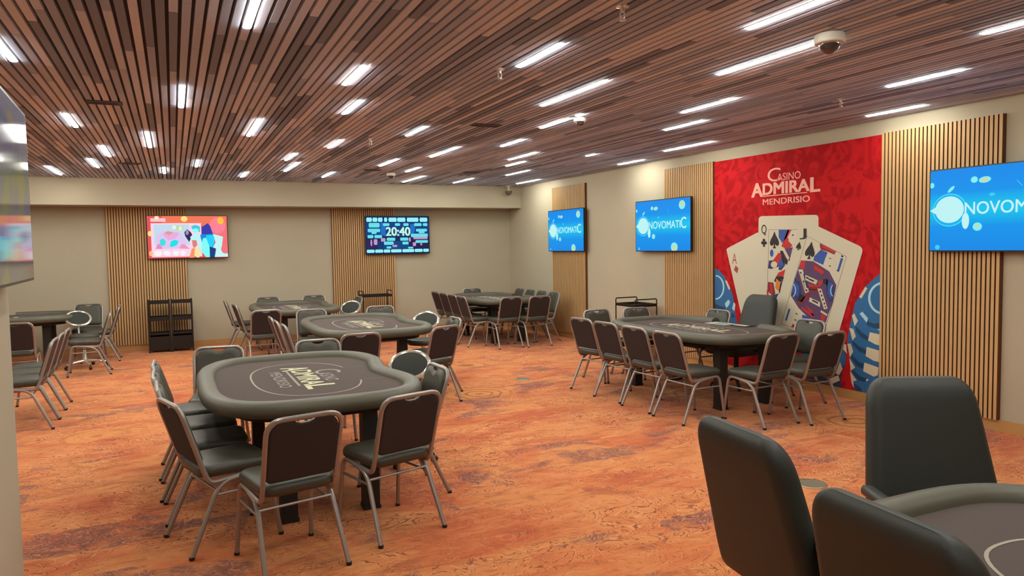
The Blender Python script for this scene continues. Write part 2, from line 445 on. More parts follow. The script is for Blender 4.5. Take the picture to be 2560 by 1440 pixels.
for x, a, b_, tone in planks[300:]: rest.box(x - SW / 2, x + SW / 2, a, b_ - 0.003, ZC, ZC + SD, tone)
tag(rest.build('slat_field', M_SLAT_CEIL, ceil), kind='stuff')

# ------------------------------------------------------------------ oak slat wall panels
def slat_panel(label, wall, a, b_, z0, z1, n):
    """wall 'right': runs along y at x=XR; wall 'back': runs along x at y=YB"""
    L = b_ - a; pitch = L / n; sw = pitch * 0.68
    loc = (XR, (a + b_) / 2, 0) if wall == 'right' else ((a + b_) / 2, YB, 0)
    rz = PI / 2 * -1 if wall == 'right' else 0
    t = thing('slat_panel', label, 'wall panel', loc, rz, 'oak slat wall panels')
    MB().box(-L / 2, L / 2, -0.018, -0.001, z0, z1).build('backing', M_OAK_BACK, t)
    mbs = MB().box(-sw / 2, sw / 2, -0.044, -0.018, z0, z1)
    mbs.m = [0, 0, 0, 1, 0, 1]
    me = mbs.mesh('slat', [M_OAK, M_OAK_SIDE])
    for k in range(n):
        o = link('slat', me, t); o.location = (-L / 2 + pitch * (k + 0.5), 0, 0)
slat_panel('oak slat panel on right wall, behind the rightmost screen', 'right', 3.89, 5.07, 0.105, 2.758, 29)
slat_panel('oak slat panel on right wall, left of the red mural', 'right', 7.57, 8.63, 0.105, 2.758, 26)
slat_panel('narrow looking oak slat panel nearest the far right corner', 'right', 10.85, 12.06, 0.105, 2.758, 29)
slat_panel('oak slat panel behind the red screen on the back wall', 'back', -1.01, 0.22, 0.105, 2.464, 30)
slat_panel('oak slat panel behind the timer screen on the back wall', 'back', 2.76, 3.99, 0.105, 2.464, 30)

# ------------------------------------------------------------------ mural on the right wall
MX = XR - 0.016
mural = thing('wall_mural', 'large red casino mural with three playing cards and blue chips', 'mural', (0, 0, 0))
def red_material():
    m = bpy.data.materials.new('mural_red'); m.use_nodes = True
    nt = m.node_tree; b = nt.nodes['Principled BSDF']; b.inputs['Roughness'].default_value = 0.8; b.inputs['Specular IOR Level'].default_value = 0.2
    tc = nt.nodes.new('ShaderNodeTexCoord'); n = nt.nodes.new('ShaderNodeTexNoise'); n.inputs['Scale'].default_value = 4.0; n.inputs['Distortion'].default_value = 2.2; n.inputs['Detail'].default_value = 1
    r = nt.nodes.new('ShaderNodeValToRGB'); e = r.color_ramp.elements
    e[0].position = 0.42; e[0].color = lin((166, 12, 22)); e[1].position = 0.56; e[1].color = lin((196, 24, 30))
    nt.links.new(tc.outputs['Object'], n.inputs['Vector']); nt.links.new(n.outputs['Fac'], r.inputs[0]); nt.links.new(r.outputs[0], b.inputs['Base Color'])
    return m
M_RED = red_material()
MB().box(MX, XR - 0.001, 5.07, 7.57, 0.105, 2.75).build('mural_board', M_RED, mural)
PC = {k: mat('print_' + k, c, 0.6) for k, c in dict(card=(214, 204, 180), shade=(196, 184, 160), black=(34, 30, 32), blue=(40, 104, 158), dblue=(26, 66, 104), pale=(176, 214, 232), cream=(216, 202, 174),
        pink=(244, 176, 160), red=(196, 40, 44), suit=(168, 70, 66), navy=(48, 52, 104), royal=(52, 84, 168), violet=(92, 62, 102), orange=(216, 130, 52), dred=(140, 34, 44), skin=(216, 206, 184), line=(120, 108, 96)).items()}
def mpt(px, py, x): p = on_x(px, py, x); return (x, p.y, p.z)
LAY = [0]
Y_MIN, Y_MAX, Z_MIN, Z_MAX = 5.072, 7.568, 0.107, 2.748
def clip_poly(pts):
    def cl(P, f, inter):
        out = []
        for i in range(len(P)):
            a, b_ = P[i - 1], P[i]
            if f(b_):
                if not f(a): out.append(inter(a, b_))
                out.append(b_)
            elif f(a): out.append(inter(a, b_))
        return out
    def ix(ax, v):
        def g(a, b_):
            t = (v - a[ax]) / (b_[ax] - a[ax]); return tuple(a[k] + (b_[k] - a[k]) * t for k in range(3))
        return g
    for ax, v, s in ((1, Y_MIN, 1), (1, Y_MAX, -1), (2, Z_MIN, 1), (2, Z_MAX, -1)):
        pts = cl(pts, lambda p: (p[ax] - v) * s >= 0, ix(ax, v))
        if not pts: return []
    return pts
def mpoly(name, col, pts, layer, parent=None):
    """flat printed shape; pts are picture points on the mural plane"""
    x = MX - 0.0004 - 0.00035 * layer
    P = clip_poly([mpt(a, b_, x) for a, b_ in pts])
    if len(P) < 3: return None
    return MB().add(P, [tuple(range(len(P)))]).build(name, PC[col], parent or mural)
def mgroup(name, polys, layer, parent=None):
    mb = MB(); mats = []
    for col, pts, dl in polys:
        x = MX - 0.0004 - 0.00035 * (layer + dl)
        P = clip_poly([mpt(a, b_, x) for a, b_ in pts])
        if len(P) < 3: continue
        if col not in mats: mats.append(col)
        mb.add(P, [tuple(range(len(P)))], mats.index(col))
    return mb.build(name, [PC[c] for c in mats], parent or mural)
def smooth_round(pts, r, seg=4):
    P = [Vector((a, b_, 0)) for a, b_ in pts]; out = []
    n = len(P)
    for i in range(n):
        a, b_, c = P[i - 1], P[i], P[(i + 1) % n]
        p0 = b_ + (a - b_).normalized() * r; p1 = b_ + (c - b_).normalized() * r
        for k in range(seg + 1):
            t = k / seg; q = p0 * (1 - t) ** 2 + b_ * 2 * t * (1 - t) + p1 * t * t; out.append((q.x, q.y))
    return out
# crop coordinate frames used while tracing the print
fA = lambda pts: [(1880 + x / 4.5, 520 + y / 4.5) for x, y in pts]
fB = lambda pts: [(2060 + x / 4.5, 660 + y / 4.5) for x, y in pts]
fD = lambda pts: [(1780 + x / 6.0, 560 + y / 6.0) for x, y in pts]
fT = lambda x, y: (1780 + x / 8.0, 380 + y / 8.0)
def ell(cx, cy, rx_, ry_, n=28, rot=0.0, a0=0, a1=2 * PI):
    out = []
    for k in range(n):
        a = a0 + (a1 - a0) * k / (n if abs(a1 - a0 - 2 * PI) < 1e-6 else n - 1)
        x, y = rx_ * math.cos(a), ry_ * math.sin(a)
        out.append((cx + x * math.cos(rot) - y * math.sin(rot), cy + x * math.sin(rot) + y * math.cos(rot)))
    return out
def arc_band(cx, cy, rx_, ry_, w, a0, a1, n=20, rot=0.0):
    return ell(cx, cy, rx_, ry_, n, rot, a0, a1) + ell(cx, cy, rx_ - w, ry_ - w, n, rot, a0, a1)[::-1]
def spade(cx, cy, w, h, rot=0.0):
    base = [(0, -.5), (.14, -.28), (.36, -.05), (.48, .12), (.47, .27), (.34, .36), (.18, .33), (.05, .24), (.07, .38), (.18, .5), (-.18, .5), (-.07, .38), (-.05, .24), (-.18, .33), (-.34, .36), (-.47, .27), (-.48, .12), (-.36, -.05), (-.14, -.28)]
    return [(cx + (x * w) * math.cos(rot) - (y * h) * math.sin(rot), cy + (x * w) * math.sin(rot) + (y * h) * math.cos(rot)) for x, y in base]
def mtext(name, s, fr, x0, x1, ytop, ybot, col, layer, bold=0.0, parent=None):
    """printed word fitted to the wall rectangle seen through the given frame"""
    xm = (x0 + x1) / 2; X = MX - 0.0004 - 0.00035 * layer
    l = mpt(*fr(x0, (ytop + ybot) / 2), X); r = mpt(*fr(x1, (ytop + ybot) / 2), X)
    zt = mpt(*fr(xm, ytop), X)[2]; zb = mpt(*fr(xm, ybot), X)[2]
    vs, fs = text_geo(s, bold)
    P = [(X - d, l[1] + (r[1] - l[1]) * u, zb + (zt - zb) * v) for u, v, d in vs]
    return MB().add(P, fs).build(name, PC[col], parent or mural)
# ace, queen, jack
ace = mpoly('playing_card', 'card', smooth_round(fD([(214, 372), (700, 118), (700, 1500), (470, 1500)]), 5), 1); ace['label'] = 'ace of diamonds card print, leftmost and tilted left'
mgroup('pip', [('suit', fD([(355, 620), (398, 668), (378, 742), (328, 690)]), 0)], 2, ace)
mtext('index_letter', 'A', lambda x, y: (1780 + x / 6.0, 560 + y / 6.0), 302, 372, 440, 598, 'suit', 2, 0.0, ace)
qn = mpoly('playing_card', 'card', smooth_round(fA([(76, 92), (748, 76), (748, 1500), (44, 1500)]), 9), 3); qn['label'] = 'queen card print, upright in the middle'
mgroup('card_art', [('line', fA([(186, 242), (760, 240), (760, 1500), (160, 1500)]), 0), ('card', fA([(190, 246), (760, 244), (760, 1500), (165, 1500)]), 1),
    ('royal', fA([(300, 246), (420, 246), (390, 330), (340, 395), (300, 330)]), 2), ('red', fA([(400, 246), (445, 246), (400, 330), (455, 425), (400, 470), (330, 430), (345, 395)]), 2),
    ('violet', fA([(340, 460), (460, 440), (420, 600), (370, 560)]), 3), ('cream', fA([(335, 462), (362, 450), (420, 560), (404, 590)]), 4),
    ('black', fA([(318, 480), (345, 480), (405, 590), (395, 640), (320, 600)]), 2), ('red', fA([(300, 500), (330, 520), (330, 600), (290, 640), (235, 590)]), 3),
    ('navy', fA([(190, 590), (250, 590), (320, 560), (375, 640), (330, 700), (180, 680)]), 2), ('royal', fA([(290, 640), (330, 560), (358, 640), (312, 680)]), 4),
    ('royal', fA(ell(222, 508, 20, 42, 16)), 3), ('cream', fA(ell(248, 636, 36, 36, 18)), 5), ('skin', fA([(230, 680), (300, 660), (300, 720), (240, 830), (186, 770)]), 5),
    ('red', fA([(262, 745), (375, 690), (355, 770), (270, 770)]), 4), ('black', fA([(262, 745), (360, 775), (345, 830), (250, 830)]), 3),
    ('orange', fA([(272, 790), (330, 850), (310, 950), (262, 900)]), 5), ('violet', fA([(330, 800), (350, 800), (310, 960), (300, 960)]), 5),
    ('dred', fA([(180, 830), (240, 840), (262, 960), (240, 1000), (175, 930)]), 4), ('red', fA([(200, 850), (222, 850), (232, 960), (210, 960)]), 5),
    ('navy', fA([(235, 980), (300, 960), (262, 1040), (225, 1000)]), 5), ('red', fA([(166, 920), (186, 940), (186, 1020), (166, 1020)]), 4),
    ('skin', fA([(445, 250), (520, 250), (490, 380), (455, 420), (410, 370)]), 3), ('black', fA(ell(460, 305, 12, 8, 10)), 4)], 4, qn)
mgroup('pip', [('black', fA(spade(252, 358, 105, 190)), 0), ('black', fA(ell(133, 362, 14, 18, 12)), 0), ('black', fA(ell(118, 392, 16, 18, 12)), 0), ('black', fA(ell(150, 392, 16, 18, 12)), 0), ('black', fA([(130, 385), (138, 385), (146, 436), (122, 436)]), 0)], 12, qn)
mtext('index_letter', 'Q', lambda x, y: (1880 + x / 4.5, 520 + y / 4.5), 106, 162, 188, 308, 'black', 12, 0.0, qn)
jk = mpoly('playing_card', 'card', smooth_round(fA([(545, 112), (1255, 448), (930, 1560), (195, 1560)]), 13), 14); jk['label'] = 'jack of spades card print, rightmost and tilted right'
mgroup('card_art', [('line', fA([(618, 314), (1066, 545), (790, 1480), (326, 1300)]), 0), ('card', fA([(621, 319), (1060, 548), (786, 1475), (332, 1297)]), 1),
    ('dred', fA([(765, 395), (945, 490), (925, 525), (850, 490), (775, 470), (762, 430)]), 3), ('red', fA([(780, 405), (930, 485), (920, 505), (790, 440)]), 4),
    ('royal', fA([(770, 470), (852, 500), (820, 580), (800, 640), (690, 590), (700, 545)]), 3), ('skin', fA([(850, 500), (920, 525), (905, 600), (925, 640), (880, 690), (800, 640), (820, 570)]), 3),
    ('black', fA([(868, 560), (892, 566), (890, 574), (868, 570)]), 4), ('black', fA([(866, 645), (890, 650), (884, 660), (866, 656)]), 4),
    ('royal', fA([(1000, 560), (1026, 572), (985, 700), (962, 690)]), 3), ('navy', fA([(960, 690), (985, 700), (975, 720), (950, 705)]), 4), ('black', fA([(1005, 528), (1030, 540), (1024, 556), (1000, 548)]), 4),
    # coat
    ('violet', fA([(552, 588), (690, 600), (770, 650), (870, 715), (950, 870), (905, 1080), (860, 1190), (830, 1290), (640, 1240), (520, 1120), (436, 985), (480, 800), (520, 680)]), 2),
    ('red', fA([(548, 592), (600, 592), (590, 690), (530, 670)]), 3), ('violet', fA([(605, 600), (680, 605), (690, 760), (600, 740)]), 4), ('dred', fA([(690, 610), (830, 720), (800, 750), (700, 700)]), 4),
    ('red', fA([(700, 640), (815, 715), (790, 745), (700, 690)]), 5), ('cream', fA([(520, 690), (570, 690), (640, 940), (600, 960)]), 4), ('black', fA([(536, 720), (556, 720), (626, 930), (606, 940)]), 5),
    ('cream', fA([(545, 735), (560, 735), (585, 815), (570, 820)]), 6), ('cream', fA([(580, 835), (592, 835), (620, 915), (604, 920)]), 6),
    ('navy', fA([(575, 740), (600, 740), (640, 900), (615, 900)]), 6), ('cream', fA([(600, 752), (740, 815), (720, 862), (600, 810)]), 7), ('black', fA([(640, 790), (700, 815), (694, 832), (634, 806)]), 8), ('black', fA([(610, 772), (640, 784), (634, 800), (606, 790)]), 8),
    ('dred', fA([(640, 880), (760, 880), (780, 960), (640, 960)]), 4), ('red', fA([(620, 850), (740, 870), (760, 890), (630, 880)]), 5), ('black', fA([(640, 905), (730, 915), (730, 930), (640, 920)]), 6),
    ('cream', fA([(650, 1005), (765, 1060), (765, 1115), (640, 1050)]), 7), ('black', fA([(680, 1030), (745, 1062), (742, 1080), (676, 1046)]), 8),
    ('cream', fA([(736, 905), (780, 910), (850, 1130), (810, 1140)]), 6), ('black', fA(ell(768, 940, 9, 13, 10)), 7), ('black', fA(ell(784, 985, 9, 13, 10)), 7), ('black', fA(ell(798, 1030, 9, 13, 10)), 7), ('black', fA(ell(814, 1075, 9, 13, 10)), 7), ('black', fA(ell(824, 1110, 8, 10, 10)), 7),
    ('navy', fA([(840, 800), (900, 830), (940, 900), (905, 1050), (870, 1060), (830, 930)]), 4), ('royal', fA([(860, 830), (905, 850), (890, 1030), (850, 960)]), 5), ('pale', fA(arc_band(965, 930, 85, 95, 10, PI * 0.75, PI * 1.25, 12)), 6),
    ('black', fA([(800, 800), (850, 800), (850, 870), (800, 850)]), 4), ('navy', fA([(482, 790), (540, 830), (560, 950), (510, 1050), (440, 960)]), 4), ('royal', fA([(480, 830), (530, 880), (520, 1000), (450, 950)]), 5), ('pale', fA(arc_band(420, 925, 75, 95, 10, -PI * 0.3, PI * 0.3, 12)), 6),
    ('black', fA([(540, 960), (600, 1000), (560, 1060), (510, 1040)]), 5), ('red', fA([(560, 1110), (700, 1200), (680, 1230), (550, 1130)]), 5), ('red', fA([(600, 1090), (680, 1150), (700, 1240), (640, 1150)]), 5), ('dred', fA([(620, 960), (650, 960), (640, 1010), (520, 1110), (510, 1085)]), 5),
    ('red', fA([(740, 830), (800, 800), (790, 850), (750, 890)]), 5), ('cream', fA([(775, 1150), (850, 1195), (840, 1215), (770, 1170)]), 6), ('red', fA([(780, 1185), (830, 1220), (810, 1280), (770, 1240)]), 5),
    ('royal', fA([(412, 1130), (432, 1140), (390, 1270), (372, 1262)]), 3), ('skin', fA([(500, 1130), (590, 1190), (560, 1290), (510, 1340), (440, 1290)]), 3), ('black', fA([(488, 1180), (515, 1190), (512, 1200), (488, 1192)]), 4), ('black', fA([(478, 1250), (500, 1258), (496, 1270), (476, 1262)]), 4),
    ('red', fA([(460, 1300), (520, 1350), (440, 1340)]), 4), ('royal', fA([(565, 1200), (660, 1230), (640, 1300), (560, 1290)]), 4)], 15, jk)
mgroup('pip', [('black', fA(spade(655, 475, 112, 200, 0.17)), 0), ('black', fA(spade(526, 425, 56, 98, 0.2)), 0)], 25, jk)
mtext('index_letter', 'J', lambda x, y: (1880 + x / 4.5, 520 + y / 4.5), 533, 612, 232, 352, 'black', 25, 0.0, jk)
# chips: left stack, right stack, lower left stack beside it
ch = mpoly('chip_stack', 'blue', fD([(40, 660), (110, 700), (180, 780), (260, 920), (310, 1060), (330, 1180), (340, 1290), (380, 1500), (40, 1500)]), 2); ch['label'] = 'blue chip stack print at the left edge'
mgroup('chip_art', [('pale', fD(arc_band(55, 950, 130, 185, 22, -PI / 2, PI / 2, 22)), 0), ('dblue', fD([(40, 1190), (120, 1230), (200, 1250), (200, 1270), (130, 1290), (40, 1285)]), 0), ('dblue', fD([(40, 1350), (330, 1340), (350, 1400), (40, 1400)]), 0),
    ('cream', fD([(195, 850), (222, 850), (270, 960), (262, 990), (246, 975)]), 1), ('pale', fD([(245, 1132), (272, 1165), (255, 1215), (215, 1262), (192, 1195)]), 1), ('pale', fD([(325, 1172), (350, 1200), (338, 1310), (300, 1270)]), 1), ('pale', fD([(40, 1290), (90, 1290), (90, 1330), (40, 1330)]), 1)], 3, ch)
c2 = mpoly('chip_stack', 'blue', fB([(660, 90), (590, 140), (480, 240), (400, 360), (350, 440), (320, 560), (290, 700), (260, 880), (300, 1100), (330, 1300), (350, 1500), (660, 1500)]), 2); c2['label'] = 'tall blue chip stack print at the right edge'
mgroup('chip_art', [('pale', fB(arc_band(668, 385, 172, 185, 26, PI / 2, PI * 1.5, 26)), 0), ('dblue', fB([(480, 640), (560, 670), (660, 660), (660, 730), (560, 720), (480, 690)]), 0),
    ('dblue', fB([(350, 690), (430, 770), (500, 820), (500, 870), (420, 830), (360, 760)]), 0), ('dblue', fB([(320, 860), (400, 930), (470, 965), (470, 1015), (390, 980), (320, 900)]), 0), ('dblue', fB([(310, 1020), (390, 1100), (440, 1120), (440, 1180), (370, 1150), (310, 1070)]), 0), ('dblue', fB([(320, 1180), (400, 1260), (480, 1290), (460, 1330), (390, 1310), (330, 1240)]), 0), ('dblue', fB([(340, 1340), (420, 1400), (420, 1440), (350, 1420)]), 0),
    ('cream', fB([(465, 255), (488, 275), (420, 390), (395, 370)]), 1), ('pale', fB([(430, 535), (495, 610), (480, 660), (400, 560)]), 1), ('cream', fB([(340, 555), (382, 640), (345, 700), (314, 580)]), 1), ('cream', fB([(285, 720), (330, 730), (358, 815), (320, 862)]), 1),
    ('cream', fB([(262, 898), (300, 895), (330, 985), (290, 1050)]), 1), ('cream', fB([(285, 1058), (350, 1165), (300, 1200)]), 1), ('cream', fB([(290, 1200), (368, 1310), (330, 1320), (335, 1395), (310, 1340)]), 1),
    ('cream', fB([(515, 768), (660, 800), (660, 925), (580, 905), (495, 860)]), 1), ('cream', fB([(480, 932), (640, 980), (632, 1106), (560, 1090), (468, 1035)]), 1), ('cream', fB([(455, 1108), (615, 1165), (606, 1250), (560, 1268), (440, 1205)]), 1), ('pale', fB([(600, 730), (660, 740), (660, 752), (610, 745)]), 1), ('cream', fB([(485, 1290), (505, 1300), (480, 1320), (470, 1308)]), 1)], 3, c2)
c3 = mpoly('chip_stack', 'dblue', fB([(-250, 700), (120, 760), (220, 900), (250, 1040), (240, 1130), (190, 1240), (190, 1400), (-250, 1400)]), 2); c3['label'] = 'lower blue chip stack print behind the chairs'
for nm, q in (('chip_mark', ('cream', fB([(225, 898), (250, 905), (258, 1010), (215, 960)]), 0)), ('chip_edge', ('blue', fB([(120, 960), (220, 960), (250, 1050), (225, 1150), (120, 1120)]), 0)), ('chip_mark', ('cream', fB([(180, 1100), (210, 1180), (170, 1250), (130, 1230)]), 1)), ('chip_mark', ('cream', fB([(60, 1290), (160, 1250), (180, 1310), (100, 1345), (50, 1335)]), 1)), ('chip_mark', ('pale', fB([(-160, 960), (-100, 1000), (-60, 1050), (-90, 1060)]), 1)), ('chip_edge', ('blue', fB([(-230, 960), (-100, 1060), (-120, 1110), (-230, 1060)]), 0))):
    mgroup(nm, [q], 3, c3)
# lettering
mtext('lettering', 'C', fT, 1110, 1370, 320, 590, 'pink', 3)
mtext('lettering', 'ASINO', fT, 1305, 1772, 405, 552, 'pink', 3, 0.0)
mtext('lettering', 'A', fT, 788, 1018, 622, 905, 'pink', 3, 0.035)
mtext('lettering', 'DMIRA', fT, 1012, 1952, 578, 822, 'pink', 3, 0.035)
mtext('lettering', 'L', fT, 1962, 2168, 498, 798, 'pink', 3, 0.035)
mtext('lettering', 'MENDRISIO', fT, 1015, 1958, 905, 1028, 'pink', 3, 0.012)
mgroup('underline', [('pink', [fT(1010, 880), fT(1900, 800), fT(1900, 816), fT(1010, 898)], 0)], 3)

# ------------------------------------------------------------------ televisions
TVW, TVH = 1.30, 0.752
def television(name, label, loc, rz, screen_mat, art, gap=0.016):
    """screen faces local -y; origin at the middle of the back of the set"""
    t = thing(name, label, 'television', loc, rz, 'wall screens')
    pts = rrect(TVW, TVH, 0.012, 3)
    MB().loft([[(x, 0.0, z) for x, z in rrect(TVW - 0.06, TVH - 0.06, 0.012, 3)], [(x, -0.02, z) for x, z in pts], [(x, -0.048, z) for x, z in pts]], smooth=False).build('casing', M_BEZEL, t)
    MB().box(-0.2, 0.2, 0.0, gap, -0.15, 0.15).build('bracket', M_BLACK, t)
    bz = 0.011
    sc = MB().add([(-TVW / 2 + bz, -0.0485, -TVH / 2 + bz), (TVW / 2 - bz, -0.0485, -TVH / 2 + bz), (TVW / 2 - bz, -0.0485, TVH / 2 - bz), (-TVW / 2 + bz, -0.0485, TVH / 2 - bz)], [(0, 1, 2, 3)]).build('screen', screen_mat, t)
    if art: art(sc)
    return t
SX, SZ = TVW - 0.022, TVH - 0.022
def sclip(pts, lay):
    """screen u,v polygon clipped to the picture area, as local 3-D points"""
    def cl(P, ax, v, s):
        out = []
        for i in range(len(P)):
            a, b_ = P[i - 1], P[i]; fa = (a[ax] - v) * s >= 0; fb = (b_[ax] - v) * s >= 0
            if fa != fb:
                k = (v - a[ax]) / (b_[ax] - a[ax]); out.append((a[0] + (b_[0] - a[0]) * k, a[1] + (b_[1] - a[1]) * k))
            if fb: out.append(b_)
        return out
    for ax, v, s in ((0, 0, 1), (0, 1, -1), (1, 0, 1), (1, 1, -1)):
        pts = cl(pts, ax, v, s)
        if not pts: return []
    return [((u - 0.5) * SX, -0.0489 - 0.0003 * lay, (v - 0.5) * SZ) for u, v in pts]
def sart(sc, name, polys):
    mb = MB(); mats = []
    for col, pts, lay in polys:
        P = sclip(pts, lay)
        if len(P) < 3: continue
        if col not in mats: mats.append(col)
        mb.add(P, [tuple(range(len(P)))], mats.index(col))
    return mb.build(name, [glow('screen_%d_%d_%d' % c, c, 1.0) for c in mats], sc)
def stext(sc, name, s, u0, u1, v0, v1, col, lay, bold=0.0):
    vs, fs = text_geo(s, bold)
    P = [((u0 + (u1 - u0) * a - 0.5) * SX, -0.0489 - 0.0003 * lay - d, (v0 + (v1 - v0) * b_ - 0.5) * SZ) for a, b_, d in vs]
    return MB().add(P, fs).build(name, glow('screen_%d_%d_%d' % col, col, 1.0), sc)
def blue_screen():
    m = bpy.data.materials.new('blue_screen'); m.use_nodes = True
    nt = m.node_tree; b = nt.nodes['Principled BSDF']; b.inputs['Base Color'].default_value = (0.005, 0.005, 0.01, 1); b.inputs['Roughness'].default_value = 0.35; b.inputs['Specular IOR Level'].default_value = 0.08
    tc = nt.nodes.new('ShaderNodeTexCoord'); sp = nt.nodes.new('ShaderNodeSeparateXYZ'); mr = nt.nodes.new('ShaderNodeMapRange')
    mr.inputs[1].default_value = -SZ / 2; mr.inputs[2].default_value = SZ / 2
    r = nt.nodes.new('ShaderNodeValToRGB'); e = r.color_ramp.elements
    e[0].position = 0.0; e[0].color = lin((18, 140, 236)); e[1].position = 1.0; e[1].color = lin((8, 140, 240))
    for p, c in ((0.30, (10, 152, 240)), (0.42, (12, 186, 240)), (0.50, (20, 200, 244)), (0.60, (12, 186, 240)), (0.72, (8, 150, 242))):
        k = e.new(p); k.color = lin(c)
    nt.links.new(tc.outputs['Object'], sp.inputs[0]); nt.links.new(sp.outputs['Z'], mr.inputs[0]); nt.links.new(mr.outputs[0], r.inputs[0])
    nt.links.new(r.outputs[0], b.inputs['Emission Color']); b.inputs['Emission Strength'].default_value = 0.95
    return m
M_BLUE = blue_screen()
def art_blue(sc):
    asp = SX / SZ
    E_ = lambda u, v, ru, rv, rot=0: [(u + (a) , v + (b_)) for a, b_ in [(x, y) for x, y in ell(0, 0, ru, rv, 26, rot)]]
    cy = (130, 236, 244); wh = (190, 242, 244); tan = (200, 214, 170)
    sart(sc, 'emblem', [((70, 218, 246), E_(.145, .50, .125, .205), 0), ((14, 176, 240), E_(.145, .50, .117, .192), 1), (wh, E_(.145, .505, .105, .165), 2), (wh, [(.0, .50), (.06, .56), (.06, .44)], 2), (wh, E_(.262, .36, .026, .10), 3)])
    for c in ([(cy, E_(.318, .85, .024, .038), 1)], [(cy, E_(.39, .84, .042, .036, .5), 1), (tan, E_(.39, .84, .030, .024, .5), 2)], [(cy, E_(.862, .87, .055, .085), 1), (tan, E_(.865, .89, .036, .055), 2)], [(cy, E_(.725, .07, .06, .09), 1), (tan, E_(.73, .055, .04, .06), 2)],
              [(cy, E_(.345, .285, .032, .05), 1), (tan, E_(.345, .285, .014, .022), 2)], [(cy, E_(.012, .82, .018, .034), 1)], [(cy, E_(.155, .755, .014, .045, -.5), 1)], [((60, 206, 246), E_(.06, .04, .018, .03), 1)], [((60, 200, 246), E_(.44, .66, .02, .02), 1)]):
        sart(sc, 'coin', c)
    sart(sc, 'streak', [((60, 190, 246), [(.595, .80), (.60, .805), (.635, .735), (.63, .73)], 1)])
    stext(sc, 'lettering', 'NOVOMATI', .255, .835, .435, .585, (196, 240, 246), 4, 0.01)
    stext(sc, 'lettering', 'C', .84, .935, .425, .64, (196, 240, 246), 4, 0.01)
for lab, yc in (('blue screen on right wall, cut off by the picture edge', 3.855), ('blue screen left of the red mural, partly over oak slats', 8.59), ('smallest looking blue screen, nearest the far corner', 11.43)):
    television('television', lab, (6.449, yc, 1.955), -PI / 2, M_BLUE, art_blue)
